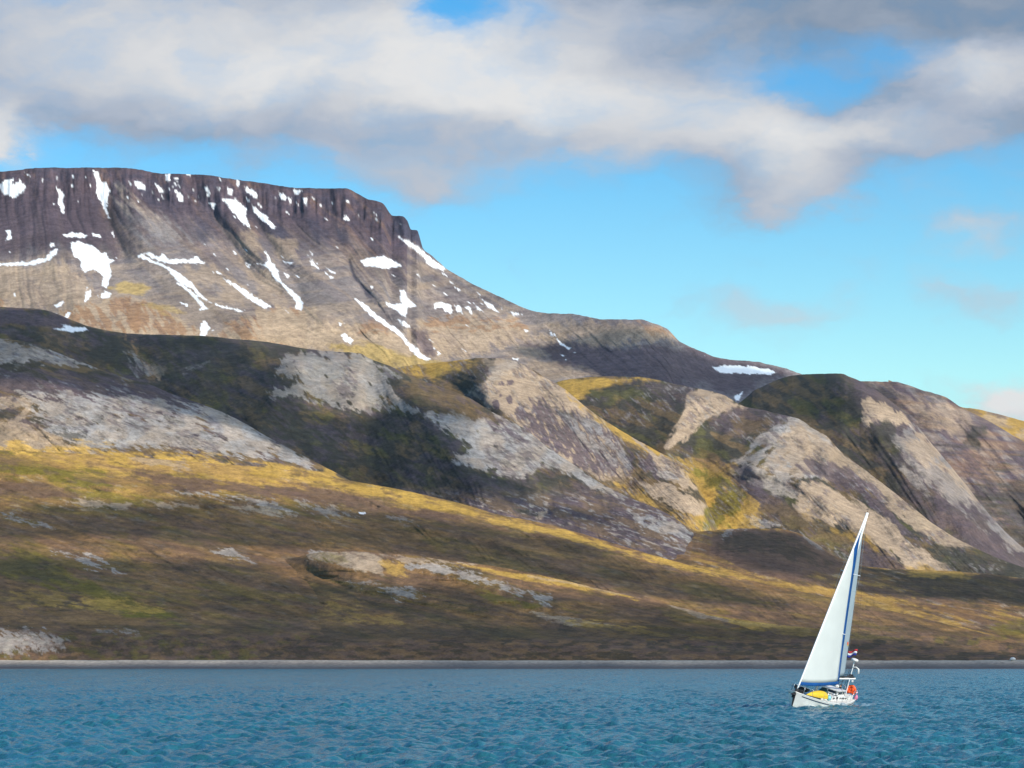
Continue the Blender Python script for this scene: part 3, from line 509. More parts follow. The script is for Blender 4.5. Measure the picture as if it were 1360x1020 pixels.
# ---- grey streaked hill in front of it
H3 = Layer('H3', [(-200, 436), (0, 449.5), (30, 453), (60, 462), (90, 474), (125, 487), (160, 500), (200, 511), (225, 522), (260, 534), (290, 545), (330, 565), (355, 580), (400, 604), (425, 617), (450, 630), (480, 648), (520, 680)],
           [(-200, 2450), (200, 2400), (440, 2250), (520, 2200)], [(-200, 680), (200, 690), (450, 720), (520, 730)], [(-200, 1980), (300, 1980), (520, 1950)], -200, 520, 210, 1.35, seed=16)
H3.gully(1.9, 16, 18, 2, 6); H3.gully(1.9, 6, 6, 3, 6); H3.lumps(36, 18, 25, 4)
H3.spur([(-30, 556), (30, 562), (94, 590), (130, 606)], 12, 18)
H3.W[:] = 0; H3.W[..., CL['B']] = 1
H3.mottle('D', .42, .58, 8, 15, 4, .85, 3); H3.mottle('R', .5, .64, 8, 18, 5, .7, 6)
H3.paint('S', C5([(-60, 180), (0, 165), (60, 185), (140, 205), (-60, 205)]), 3, 4, 5, 15, op=.7)
H3.paint('S', C5([(-60, 210), (100, 200), (200, 220), (320, 258), (440, 300), (320, 290), (160, 272), (80, 275), (0, 288), (-60, 290)]), 2, 4, 5, 22, 3, op=.95, brk=.24)
H3.paint('R', C5([(-60, 330), (200, 340), (500, 370), (800, 420), (1000, 480), (700, 480), (300, 470), (-60, 420)]), 6, 8, 8, 15, 4, op=.7)
H3.paint('S', C5([(60, 415), (250, 405), (450, 400), (650, 420), (850, 460), (960, 478), (1100, 540), (1250, 640), (1400, 720), (1420, 780), (1250, 705), (1100, 695), (900, 675), (700, 655), (520, 668), (380, 658), (250, 600), (130, 540)]), 2, 7, 6, 20, 5, op=.85, brk=.47, bsc=3.6)
H3.paint('S', C5([(250, 560), (400, 520), (700, 560), (900, 620), (1000, 680), (700, 650), (520, 668), (380, 658), (300, 620)]), 3, 7, 6, 22, 4, op=.8, brk=.42, bsc=4)
H3.paint('S', C5([(900, 480), (1100, 540), (1250, 630), (1400, 720), (1400, 760), (1200, 680), (1000, 600)]), 3, 6, 5, 30, 4, op=.8, brk=.40, bsc=4)
H3.paint('T', C5([(-60, 435), (130, 442), (145, 500), (90, 548), (65, 532), (110, 482), (-60, 480)]), 2.5, 4, 5, -30, op=.75)
H3.paint('D', C5([(-60, 480), (110, 480), (60, 530), (-60, 520)]), 2, 4, 4, 0, op=.7)
H3.paint('T', C5([(-60, 525), (100, 545), (200, 590), (320, 640), (440, 695), (300, 705), (150, 685), (-60, 655)]), 3, 5, 5, 25, 3, op=.75, brk=.3)
H3.paint('D', C5([(230, 595), (300, 570), (390, 580), (380, 620), (330, 640)]), 3, 5, 4, 20, 2, op=.75, brk=.42)

RELIEF, LUMP, SPUR = 0.12, 0.2, 0.5
# ---- low back plain at the right, behind the golden ridge
F1 = Layer('F1', [(860, 716), (905, 708), (940, 705), (990, 702), (1030, 702), (1060, 708), (1085, 722), (1110, 739), (1150, 752), (1200, 756), (1250, 758), (1300, 761), (1360, 768), (1450, 778), (1600, 800)],
           [(860, 2150), (1030, 2150), (1150, 2100), (1600, 2100)], [(860, 870), (1600, 886)], [(860, 1600), (1600, 1560)], 860, 1600, 150, 1.1, seed=18, back=(500, 60))
F1.lumps(60, 8, 22, 3); F1.gully(1.6, 12, 10, 5, 6)
F1.mottle('R', .44, .6, 5, 16, 9, .55, 3); F1.mottle('Y', .54, .66, 4, 14, 10, .42, 6, 4); F1.mottle('S', .62, .72, 3, 16, 7, .35, 9, 4); F1.mottle('D', .56, .66, 5, 12, 8, .6, 12)
F1.paint('R', C8([(-60, 830), (100, 785), (240, 785), (330, 805), (430, 865), (560, 950), (500, 1000), (200, 1010), (-60, 900)]), 4, 6, 8, 25, 3, op=.9); F1.paint('D', C8([(0, 830), (150, 800), (300, 830), (480, 950), (200, 900), (0, 870)]), 6, 8, 6, 25, 3, op=.65, brk=.4)
F1.paint('S', C8([(330, 800), (420, 850), (560, 920), (400, 860)]), 2, 3, 4, 28, op=.5); F1.paint('S', C8([(0, 790), (120, 785), (60, 800), (0, 830)]), 1.5, 4, 3, 0, op=.6, brk=.4)
F1.paint('D', [(1150, 752), (1250, 758), (1420, 772), (1420, 812), (1290, 800), (1200, 780)], 6, 8, 6, 8, 6, op=.8)
F1.paint('Y', [(1200, 757), (1300, 758), (1290, 768), (1220, 764)], 3, 4, 4, 3, 4, op=.55)
F1.paint('Y', E3([(380, 225), (700, 280), (900, 310), (1100, 370), (1360, 470), (1360, 490), (1000, 440), (860, 400), (880, 330), (600, 290)]), 5, 7, 5, 14, 8, op=.55, brk=.4)
F1.paint('T', E3([(860, 385), (1000, 410), (1200, 450), (1400, 475), (1400, 482), (1150, 455), (900, 405)]), 1.5, 3, 3, 12, 6, op=.9, brk=.3)
F1.paint('T', E3([(1000, 385), (1080, 395), (1110, 420), (1050, 420)]), 3, 4, 4, 20, 3, op=.7); F1.paint('T', E3([(1270, 335), (1320, 348), (1300, 353)]), 1.5, 2, 3, 15, op=.8); F1.paint('T', E3([(1330, 362), (1400, 370), (1400, 380), (1345, 372)]), 1.5, 2, 3, 15, op=.9)
F1.paint('G', E3([(1250, 380), (1400, 390), (1400, 440), (1300, 430)]), 8, 8, 5, 10, 4, op=.7)
F1.paint('R', E3([(620, 240), (640, 245), (560, 250), (1000, 300), (1100, 350), (900, 300)]), 3, 4, 4, 14, op=.7)

RELIEF, LUMP, SPUR = 0.14, 0.22, 0.55
# ---- foothills with the golden ridge, down to the shore bluff
F2 = Layer('F2', [(-260, 584), (0, 598), (130, 604), (250, 613), (400, 626), (440, 634), (480, 641), (520, 648), (580, 661), (620, 671), (660, 683), (720, 694.5), (800, 717), (850, 732), (920, 752), (1000, 772), (1100, 793), (1200, 815), (1360, 853), (1500, 876), (1640, 890)],
           [(-260, 2080), (400, 2080), (800, 1900), (1200, 1700), (1640, 1560)], [(-260, 879), (500, 878.5), (1000, 878), (1300, 880), (1640, 890)], [(-260, 1493), (1640, 1493)], -260, 1640, 240, prof=[(0, 0), (.1, .10), (.3, .32), (.6, .60), (.80, .78), (.90, .855), (.94, .90), (1, 1)], seed=20, back=(400, 30), jit=.5)
F2.lumps(70, 12, 32, 3); F2.lumps(26, 7, 5, 9); F2.gully(1.8, 16, 12, 5, 5)
for ln, w, a in [([(-60, 690), (60, 700), (160, 730), (260, 790)], 20, -18), ([(120, 715), (200, 720), (320, 760), (450, 800)], 14, 45), ([(-60, 612), (60, 625), (150, 650)], 8, 30), ([(250, 655), (330, 665), (430, 690)], 8, 30), ([(300, 640), (420, 650), (500, 675)], 5, -22), ([(430, 640), (560, 665), (700, 700), (850, 740)], 8, 40), ([(560, 700), (650, 715), (760, 760), (860, 800)], 9, 35)]:
    F2.spur(ln, w, a)
H3.paint('Y', [(-200, 585), (60, 592), (200, 600), (330, 612), (440, 628), (460, 660), (-200, 660)], 6, 9, 7, 12, 4, op=.8, brk=.36)
upm = .25 + .75 * sstep(700, 650, F2.PY + (fbm(F2.PX / 60, F2.PY / 20, 3, 2) - .5) * 40)
F2.mottle('R', .44, .62, 11, 13, 7, .6, 3, 4); F2.mottle('G', .53, .68, 10, 10, 7, .38, 6, 4); F2.mottle('D', .54, .68, 9, 12, 7, .45, 12, 4); F2.mottle('Y', .56, .70, 6, 12, 8, .55, 15, 4, upm)
F2.mottle('D', .50, .62, 3, 13, 9, .35, 16, 3); F2.mottle('O', .52, .66, 3, 12, 9, .22, 18, 3)
F2.mottle('S', .66, .73, 3, 14, 6, .4, 9, 4, upm)
F2.put('Y', .42 * sstep(668, 625, F2.PY - .10 * np.maximum(F2.PX - 250, 0) + (fbm(F2.PX / 50, F2.PY / 9, 4, 44) - .5) * 46))
F2.put('G', .28 * sstep(690, 640, F2.PY + (fbm(F2.PX / 40, F2.PY / 8, 4, 46) - .5) * 60) * sstep(.42, .6, fbm(F2.PX / 60, F2.PY / 8, 4, 48)))
gold = C5([(-200, 640), (430, 690), (520, 665), (700, 650), (900, 670), (1100, 690), (1250, 730), (1380, 780), (1400, 860), (1200, 835), (1000, 800), (800, 780), (640, 790), (430, 770), (200, 720), (-200, 690)])
F2.paint('Y', gold, 8, 9, 6, 12, 6, op=.62, brk=.34); F2.paint('O', gold, 5, 8, 5, 12, 6, op=.4, brk=.5)
F2.paint('T', C5([(500, 660), (650, 640), (750, 690), (950, 720), (850, 760), (680, 740)]), 4, 7, 5, 15, 4, op=.6, brk=.36); F2.paint('T', C5([(1180, 765), (1280, 770), (1400, 820), (1300, 800)]), 2, 4, 4, 15, op=.6)
F2.paint('G', C5([(-200, 655), (0, 665), (150, 715), (300, 755), (470, 770), (330, 790), (180, 790), (500, 830), (300, 820), (100, 785), (-200, 770)]), 4, 7, 5, 12, 6, op=.85, brk=.22)
F2.paint('Y', C5([(0, 655), (200, 710), (480, 765), (300, 745), (100, 700)]), 2.5, 4, 4, 13, 6, op=.7); F2.paint('B', C5([(-100, 680), (120, 690), (330, 760), (150, 740), (-100, 720)]), 5, 5, 5, 13, 6, op=.6)
F2.paint('R', C5([(620, 780), (800, 785), (1000, 820), (1360, 870), (1400, 900), (1100, 860), (850, 850), (700, 830)]), 4, 6, 5, 10, 6, op=.85)
F2.paint('R', C5([(-60, 800), (300, 830), (480, 860), (350, 890), (-60, 880)]), 5, 6, 5, 8, 6, op=.75)
F2.paint('G', C5([(300, 850), (480, 860), (720, 905), (620, 920), (400, 890)]), 4, 6, 5, 12, 5, op=.6)
stripe = C6([(-60, 620), (100, 665), (250, 700), (420, 722), (620, 748), (750, 782), (860, 826), (980, 846), (1100, 876), (1230, 906), (1360, 940), (1560, 1000), (1560, 1014), (1360, 966), (1200, 938), (1020, 892), (850, 847), (640, 815), (450, 772), (250, 722), (100, 700), (-60, 680)])
F2.paint('Y', stripe, 3, 3.5, 5, 15, 6, op=.85); F2.paint('Y', E3([(0, 122), (180, 178), (380, 222), (520, 262), (500, 262), (380, 240), (180, 192), (0, 138)]), 2, 3, 4, 15, 6, op=.85)
F2.paint('R', C6([(0, 720), (250, 740), (450, 790), (640, 820), (850, 860), (1000, 900), (900, 890), (600, 870), (300, 830), (0, 760)]), 4, 5, 5, 13, 6, op=.85)
F2.paint('T', C6([(0, 800), (60, 830), (140, 865), (60, 860), (0, 850)]), 2, 4, 3, 30, 3, op=.8, brk=.25); F2.paint('S', C6([(150, 800), (300, 830), (440, 865), (420, 875), (250, 860)]), 3, 5, 3, 25, 4, op=.6, brk=.4); F2.paint('S', C6([(560, 870), (640, 880), (700, 910), (600, 895)]), 2, 4, 3, 18, 3, op=.5, brk=.4)
F2.paint('W', C6([(430, 851), (462, 853), (460, 858), (432, 857)]), .5, .4, 3)
for p, c, b in [([(265, 140), (340, 131), (520, 150), (500, 164), (330, 160)], 'T', .28), ([(560, 150), (690, 148), (790, 162), (600, 162)], 'T', .3), ([(920, 165), (1050, 158), (1190, 198), (1080, 192)], 'T', .25), ([(0, 180), (60, 200), (220, 245), (150, 240), (20, 205)], 'S', .4), ([(850, 340), (920, 333), (1030, 388), (960, 372)], 'S', .4),
                ([(700, 95), (900, 110), (1100, 140), (1200, 190), (1000, 150)], 'S', .46), ([(200, 330), (400, 350), (500, 430), (350, 405)], 'S', .52), ([(1240, 340), (1330, 335), (1400, 370), (1260, 370)], 'S', .4)]:
    F2.paint(c, E1(p), 1.5, 4, 3, 14, 5, op=.8, brk=b)
F2.paint('G', E1([(-100, 310), (150, 335), (300, 440), (440, 500), (640, 560), (720, 612), (500, 605), (400, 545), (200, 480), (-100, 410)]), 6, 7, 6, 22, 4, op=.7); F2.paint('D', E1([(-100, 330), (100, 340), (240, 420), (330, 470), (150, 450), (-100, 400)]), 6, 7, 5, 22, 4, op=.65)
F2.paint('Y', E1([(290, 545), (430, 530), (560, 555), (650, 590), (560, 600), (420, 585)]), 3, 6, 4, 10, 5, op=.65, brk=.32); F2.paint('G', E1([(480, 580), (640, 590), (690, 606), (520, 612)]), 3, 4, 4, 6, 5, op=.9)
F2.paint('Y', E1([(30, 510), (200, 500), (300, 540), (200, 560), (50, 550)]), 4, 7, 4, 8, 5, op=.4, brk=.4); F2.paint('B', E1([(-80, 570), (400, 590), (700, 620), (300, 650), (-80, 640)]), 5, 6, 4, 3, 8, op=.8); F2.paint('O', E1([(-80, 580), (250, 590), (400, 610), (100, 615), (-80, 610)]), 3, 5, 3, 3, 8, op=.35)
blf = sstep(836, 846, F2.PY + (fbm(F2.PX / 40, F2.PX * 0, 3, 5) - .5) * 10)
F2.put('R', .8 * blf); F2.put('B', .6 * blf * sstep(.42, .58, fbm(F2.PX / 14, F2.PY / 6, 4, 77))); F2.put('D', .7 * blf * sstep(.5, .62, fbm(F2.PX / 16, F2.PY / 5, 4, 87)))
F2.put('D', .6 * sstep(822, 836, F2.PY) * (1 - blf) * sstep(.3, .6, fbm(F2.PX / 60, F2.PY / 4, 3, 57)))
F2.put('G', .4 * blf * sstep(.54, .66, fbm(F2.PX / 12, F2.PY / 6, 4, 97)))
F2.paint('S', E1([(-80, 650), (130, 655), (270, 690), (230, 730), (60, 750), (-80, 740)]), 4, 8, 4, 28, 3, op=.75, brk=.42); F2.paint('S', E1([(380, 650), (560, 655), (560, 675), (420, 670)]), 2, 4, 2, 5, 4, op=.5, brk=.48)
F2.D += blf * sstep(876, 868, F2.PY) * (fbm(F2.PX / 14, F2.PY / 16, 3, 23) - .5) * 4

# ---- lowest spur with the bright bank on it
F4 = Layer('F4', [(330, 752), (380, 743), (402, 738), (412, 735), (440, 733), (470, 732.5), (530, 736), (600, 745), (650, 751), (700, 760), (750, 771), (800, 783), (850, 795), (900, 806), (943, 816), (1030, 829), (1110, 837), (1200, 848), (1300, 861), (1360, 869), (1500, 880)],
           [(330, 1850), (400, 1800), (450, 1765), (800, 1680), (1100, 1590), (1500, 1530)], [(330, 878.5), (1000, 877.5), (1300, 879), (1500, 884)], [(330, 1492), (1500, 1492)], 330, 1500, 150, prof=[(0, 0), (.08, .10), (.3, .34), (.6, .62), (.80, .76), (.88, .82), (.93, .88), (1, 1)], seed=22, back=(220, 16), jit=.4)
F4.D -= 14 * np.exp(-((F4.PX - 450) / 60) ** 2 - ((F4.PY - 750) / 14) ** 2); F4.lumps(55, 8, 24, 3); F4.lumps(18, 5, 8, 9)
F4.spur([(410, 760), (480, 790), (600, 815), (740, 835)], 8, -30); F4.spur([(560, 750), (640, 775), (740, 800)], 9, 28)
F4.mottle('R', .42, .62, 11, 12, 7, .65, 3, 4); F4.mottle('G', .54, .68, 10, 12, 7, .35, 6, 4); F4.mottle('D', .54, .68, 9, 12, 7, .4, 12, 4); F4.mottle('D', .50, .62, 3, 13, 9, .35, 16, 3); F4.mottle('O', .52, .66, 3, 12, 9, .22, 18, 3)
F4.put('B', .8 * sstep(398, 330, F4.PX))
F4.paint('T', E2([(20, 250), (60, 246), (200, 246), (320, 262), (330, 340), (230, 325), (150, 300), (30, 278)]), 2, 4, 4, 20, 2, op=.85, brk=.26); F4.paint('T', E2([(170, 255), (250, 250), (320, 270), (325, 340), (230, 322), (165, 298)]), 2, 3, 4, 30, op=.95); F4.paint('G', E2([(40, 262), (160, 255), (180, 290), (80, 285)]), 4, 5, 3, 20, op=.5); F4.paint('Y', E2([(320, 290), (400, 295), (430, 340), (340, 345)]), 4, 5, 4, 20, op=.55)
F4.paint('T', E2([(320, 262), (420, 268), (600, 288), (700, 300), (480, 302), (400, 292)]), 1.5, 3, 2.5, 8, 4, op=.85, brk=.3)
F4.paint('S', E2([(420, 312), (550, 302), (620, 320), (720, 348), (880, 400), (1000, 432), (1000, 468), (900, 425), (720, 368), (550, 335)]), 1.8, 5, 3, 16, 4, op=.85, brk=.33)
F4.paint('S', E2([(320, 400), (420, 398), (500, 425), (380, 445)]), 1.8, 5, 3, 14, 4, op=.75, brk=.38); F4.paint('S', E2([(170, 375), (300, 370), (330, 385), (200, 392)]), 2, 4, 3, 5, 4, op=.5, brk=.45)
F4.paint('T', E2([(920, 492), (1050, 508), (1250, 548), (1100, 545), (980, 525)]), 1.5, 3, 2.5, 9, 5, op=.75, brk=.3)
F4.paint('Y', E2([(600, 300), (900, 338), (1200, 390), (1360, 425), (1360, 442), (1150, 405), (860, 356)]), 1.5, 2.5, 3, 12, 6, op=.8); F4.paint('T', E2([(860, 338), (1100, 372), (1360, 428), (1360, 438), (1100, 385)]), 1.2, 2, 3, 12, 6, op=.5)
F4.paint('Y', E3([(0, 385), (200, 405), (300, 430), (500, 440), (420, 445), (150, 420), (0, 395)]), 2, 4, 3, 6, 8, op=.6, brk=.35)
F4.paint('T', E3([(260, 320), (420, 368), (700, 408), (830, 425), (830, 418), (960, 432), (1360, 478), (1360, 488), (900, 450), (600, 412), (380, 375)]), 1.5, 2.5, 3, 9, 6, op=.7, brk=.3); F4.paint('Y', E3([(380, 355), (700, 395), (960, 430), (1360, 478), (1360, 492), (900, 455), (560, 415)]), 2, 3, 3, 9, 6, op=.75)
F4.paint('D', E2([(20, 345), (180, 400), (350, 470), (700, 540), (900, 575), (700, 560), (400, 510), (150, 430)]), 4, 6, 4, 16, 5, op=.6); F4.paint('G', E2([(700, 410), (850, 430), (960, 470), (860, 475), (740, 440)]), 4, 5, 4, 14, 4, op=.6); F4.paint('B', E2([(0, 400), (300, 480), (500, 560), (100, 560), (-200, 520), (-200, 420)]), 8, 8, 5, 12, 5, op=.7); F4.paint('Y', E2([(100, 430), (300, 490), (400, 550), (100, 520)]), 8, 10, 3, 12, 5, op=.35, brk=.42)
b4 = sstep(846, 852, F4.PY + (fbm(F4.PX / 40, F4.PX * 0, 3, 5) - .5) * 8)
F4.put('R', .85 * b4); F4.put('B', .6 * b4 * sstep(.42, .58, fbm(F4.PX / 16, F4.PY / 4, 4, 77))); F4.put('D', .75 * b4 * sstep(.48, .6, fbm(F4.PX / 16, F4.PY / 4, 4, 87)))
F4.put('D', .55 * sstep(828, 838, F4.PY) * (1 - b4))

for Lx, n_ in ((H2, 1), (H3, 2), (H5, 3), (H6, 4), (H4, 5)):
    w = Lx.W[..., CL['S']]; Lx.put('T', .45 * w * sstep(.40, .62, fbm(Lx.PX / 26, Lx.PY / 16, 4, 150 + n_))); Lx.put('B', .30 * w * sstep(.45, .65, fbm(Lx.PX / 12, Lx.PY / 9, 4, 160 + n_)))
for k, (a1, a2) in dict(M=(55, 0), H7=(42, 8), H6=(45, 20), H5=(42, 20), H4=(50, 25), H2=(40, 20), H3=(22, 18), F1=(15, 12), F2=(13, 11), F4=(13, 11)).items():
    Lk = LAYERS[k]; lo = k[0] == 'F'; ns = 1 - Lk.W[..., CL['W']]
    cl_ = sstep(.46, .62, fbm(Lk.PX / 30, Lk.PY / (12 if lo else 22), 3, 141)) * ns
    Lk.mottle('R', .50, .60, 3.2, a1, 5, .5 if k != 'M' else .22, 101, 4, cl_); Lk.mottle('D', .58, .66, 2.0, a2, 4, .4 if k != 'M' else .15, 111, 4, cl_)
    if k in ('H3', 'H4', 'H5'): Lk.mottle('S', .62, .70, 2.0, a1, 4, .35, 121, 4, cl_)
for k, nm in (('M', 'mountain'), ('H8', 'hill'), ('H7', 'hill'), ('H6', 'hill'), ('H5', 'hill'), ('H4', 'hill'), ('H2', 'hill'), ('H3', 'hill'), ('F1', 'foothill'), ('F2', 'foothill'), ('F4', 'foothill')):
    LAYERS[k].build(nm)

# ------------------------------------------------------------------ beach and water
def simple_mat(name, color, rough=0.5, metal=0.0, noise=0.0, nscale=20, spec=0.5, trans=0.0):
    m = bpy.data.materials.new(name); m.use_nodes = True; nt = m.node_tree; N = nt.nodes; L = nt.links
    b = N['Principled BSDF']; b.inputs['Base Color'].default_value = (*color, 1); b.inputs['Roughness'].default_value = rough; b.inputs['Metallic'].default_value = metal
    b.inputs['Specular IOR Level'].default_value = spec
    if noise:
        tc = N.new('ShaderNodeTexCoord'); n = N.new('ShaderNodeTexNoise'); n.inputs['Scale'].default_value = nscale; n.inputs['Detail'].default_value = 5
        L.new(tc.outputs['Object'], n.inputs['Vector'])
        r = N.new('ShaderNodeMapRange'); L.new(n.outputs[0], r.inputs[0]); r.inputs[1].default_value = .3; r.inputs[2].default_value = .7; r.inputs[3].default_value = 1 - noise; r.inputs[4].default_value = 1 + noise
        s = N.new('ShaderNodeVectorMath'); s.operation = 'SCALE'; s.inputs[0].default_value = color; L.new(r.outputs[0], s.inputs['Scale']); L.new(s.outputs[0], b.inputs['Base Color'])
    if trans:
        out = N['Material Output']; t = N.new('ShaderNodeBsdfTranslucent'); t.inputs[0].default_value = (*color, 1); mx = N.new('ShaderNodeMixShader'); mx.inputs[0].default_value = trans
        L.new(b.outputs[0], mx.inputs[1]); L.new(t.outputs[0], mx.inputs[2]); L.new(mx.outputs[0], out.inputs[0])
    return m

def build_beach():
    xs = np.linspace(-700, 700, 900)
    prof = [(1430, -.6), (1452, -.1), (1462, .6), (1470, 1.5), (1478, 2.6), (1484, 3.7), (1490, 4.3), (1505, 4.6), (1560, 4.2)]
    Yr = np.array([p[0] for p in prof]); Zr = np.array([p[1] for p in prof])
    yy = np.linspace(1430, 1520, 46)
    X = np.repeat(xs[None], len(yy), 0); Yb = np.repeat(yy[:, None], len(xs), 1)
    wob = (fbm(xs / 60, xs * 0, 5, 3, .6) - .5) * 22
    Z = np.interp(Yb - wob, Yr, Zr) + (fbm(X / 9, Yb / 3, 4, 8) - .5) * .5
    me = grid_mesh('beach', X, Yb, Z, flip=True)
    m = bpy.data.materials.new('shingle'); m.use_nodes = True; N = m.node_tree.nodes; L = m.node_tree.links
    b = N['Principled BSDF']; b.inputs['Roughness'].default_value = .9
    g = N.new('ShaderNodeNewGeometry'); sp = N.new('ShaderNodeSeparateXYZ'); L.new(g.outputs['Position'], sp.inputs[0])
    n = N.new('ShaderNodeTexNoise'); n.inputs['Scale'].default_value = .03; n.inputs['Detail'].default_value = 7; L.new(g.outputs['Position'], n.inputs['Vector'])
    ma = N.new('ShaderNodeMath'); ma.operation = 'MULTIPLY_ADD'; L.new(n.outputs[0], ma.inputs[0]); ma.inputs[1].default_value = 2.4; L.new(sp.outputs[2], ma.inputs[2])
    mr = N.new('ShaderNodeMapRange'); L.new(ma.outputs[0], mr.inputs[0]); mr.inputs[1].default_value = 0; mr.inputs[2].default_value = 5.5
    cr = N.new('ShaderNodeValToRGB'); L.new(mr.outputs[0], cr.inputs[0]); e = cr.color_ramp.elements
    e[0].position = .34; e[0].color = (.045, .038, .042, 1); e[1].position = .95; e[1].color = (.45, .37, .28, 1)
    k = e.new(.50); k.color = (.08, .085, .085, 1); k = e.new(.64); k.color = (.15, .128, .11, 1); k = e.new(.8); k.color = (.27, .23, .19, 1)
    n2 = N.new('ShaderNodeTexNoise'); n2.inputs['Scale'].default_value = .5; n2.inputs['Detail'].default_value = 5; L.new(g.outputs['Position'], n2.inputs['Vector'])
    r2 = N.new('ShaderNodeMapRange'); L.new(n2.outputs[0], r2.inputs[0]); r2.inputs[1].default_value = .3; r2.inputs[2].default_value = .7; r2.inputs[3].default_value = .65; r2.inputs[4].default_value = 1.3
    s = N.new('ShaderNodeVectorMath'); s.operation = 'SCALE'; L.new(cr.outputs[0], s.inputs[0]); L.new(r2.outputs[0], s.inputs['Scale']); L.new(s.outputs[0], b.inputs['Base Color'])
    me.materials.append(m); o = bpy.data.objects.new('beach', me); col.objects.link(o); o['kind'] = 'structure'
build_beach()

BOAT_XY = (26.45, 250.0)
YAW = math.radians(65); HEEL = math.radians(17.5)
def build_water():
    D = [100.0]
    while D[-1] < 1462: D.append(D[-1] + .16 + .0015 * D[-1])
    D = np.array([1500.0] + D[::-1] + list(np.arange(99, 40, -1.5)) + list(np.linspace(38, 2, 12)) + [0.5], np.float32)
    px = np.concatenate([np.linspace(-9000, -160, 40)[:-1], np.arange(-120, 1480, 1.4), np.linspace(1521, 10000, 40)])
    # columns fan out from the camera, as a plain way of keeping the facets even in size in the view
    X = (px[None] - 680) / F * D[:, None]; Y = np.repeat(D[:, None], len(px), 1)
    dD = np.abs(np.gradient(D))[:, None].astype(np.float32); X = X.astype(np.float32)
    r = np.random.RandomState(4); Z = np.zeros_like(X)
    for i in range(90):
        lam = 0.40 * (3.4 / .40) ** (i / 89.0); th = r.normal(math.radians(28), math.radians(42)); ph = r.rand() * 6.283
        k = 2 * math.pi / lam; kx, ky = k * math.sin(th), k * math.cos(th)
        amp = 0.0135 * lam ** 0.58
        att = np.clip(1.6 - dD * abs(ky) / 1.5, 0, 1)
        Z += (amp * att).astype(np.float32) * np.sin(np.float32(kx) * X + np.float32(ky) * Y + np.float32(ph))
    for i in range(34):
        lam = 5 * (16 / 5) ** (i / 33.0); th = r.normal(math.radians(24), math.radians(30)); ph = r.rand() * 6.283; k = 2 * math.pi / lam; kx, ky = k * math.sin(th), k * math.cos(th)
        att = np.clip(1.6 - dD * abs(ky) / 1.5, 0, 1)
        Z += (.009 * att).astype(np.float32) * np.sin(np.float32(kx) * X + np.float32(ky) * Y + np.float32(ph))
    patch = .75 + .5 * fbm(X / 22, Y / 60, 3, 5)
    Z = Z * patch
    bx, by = BOAT_XY; fx, fy = -math.cos(YAW), -math.sin(YAW)
    lx = (X - bx) * fx + (Y - by) * fy; ly = (X - bx) * (-fy) + (Y - by) * fx
    # bow wave and wake
    rr = np.abs(np.abs(ly) - (1.0 + np.clip(5.5 - lx, 0, 40) * .20)); w = np.exp(-(rr / .55) ** 2) * sstep(7.5, 5.5, lx) * np.exp(-np.clip(5 - lx, 0, 60) / 14)
    Z += .22 * w
    fo = np.maximum(w * .8, .9 * np.exp(-(np.abs(ly) / 1.6) ** 2) * sstep(-5, -7, lx) * np.exp(-np.clip(-7 - lx, 0, 80) / 10)) * sstep(.42, .66, fbm(X / .5, Y / 1.6, 4, 3))
    hb = 1.75 * np.sqrt(np.clip(1 - ((lx + .3) / 6.6) ** 2, 0, 1)); near = np.abs(np.abs(ly) - hb)
    fo = np.maximum(fo, np.exp(-(near / .45) ** 2) * sstep(6.9, 6.2, lx) * sstep(-4, 2, lx) * sstep(.42, .60, fbm(X / .6, Y / 1.2, 4, 9)))
    Z *= np.clip((1458 - Y) / 40, 0, 1) * (1 + 1.1 * sstep(350, 1000, Y))
    shore = sstep(1438, 1450, Y) * sstep(.52, .62, fbm(X / 14, Y / 60, 4, 12)) * .8
    cap = sstep(.97, .98, fbm(X / 2.2, Y / 9, 3, 41)) * .7 * (Y > 130)
    fo = np.clip(fo + shore + cap, 0, 1)
    me = grid_mesh('water', X, Y, Z, flip=False)
    add_attr(me, 'foam', fo.reshape(-1))
    m = bpy.data.materials.new('sea_water'); m.use_nodes = True; N = m.node_tree.nodes; L = m.node_tree.links
    b = N['Principled BSDF']; b.inputs['IOR'].default_value = 1.333; b.inputs['Roughness'].default_value = .10
    a = N.new('ShaderNodeAttribute'); a.attribute_name = 'foam'
    g = N.new('ShaderNodeNewGeometry')
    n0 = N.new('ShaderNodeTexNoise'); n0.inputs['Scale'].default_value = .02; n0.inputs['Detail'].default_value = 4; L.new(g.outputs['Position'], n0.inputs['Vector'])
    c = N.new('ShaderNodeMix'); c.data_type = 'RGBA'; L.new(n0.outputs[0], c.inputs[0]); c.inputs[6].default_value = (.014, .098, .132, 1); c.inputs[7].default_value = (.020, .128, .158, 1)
    c2 = N.new('ShaderNodeMix'); c2.data_type = 'RGBA'; L.new(a.outputs['Fac'], c2.inputs[0]); L.new(c.outputs[2], c2.inputs[6]); c2.inputs[7].default_value = (.8, .85, .87, 1)
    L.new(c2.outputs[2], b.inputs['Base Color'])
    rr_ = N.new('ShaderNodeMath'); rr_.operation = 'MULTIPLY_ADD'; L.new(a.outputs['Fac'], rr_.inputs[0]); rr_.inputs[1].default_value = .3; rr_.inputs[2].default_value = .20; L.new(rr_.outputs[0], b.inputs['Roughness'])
    def nz(scale, vec, det=4, ro=.55):
        mp = N.new('ShaderNodeMapping'); L.new(g.outputs['Position'], mp.inputs[0]); mp.inputs['Scale'].default_value = vec
        n = N.new('ShaderNodeTexNoise'); n.inputs['Scale'].default_value = scale; n.inputs['Detail'].default_value = det; n.inputs['Roughness'].default_value = ro; L.new(mp.outputs[0], n.inputs['Vector']); return n.outputs[0]
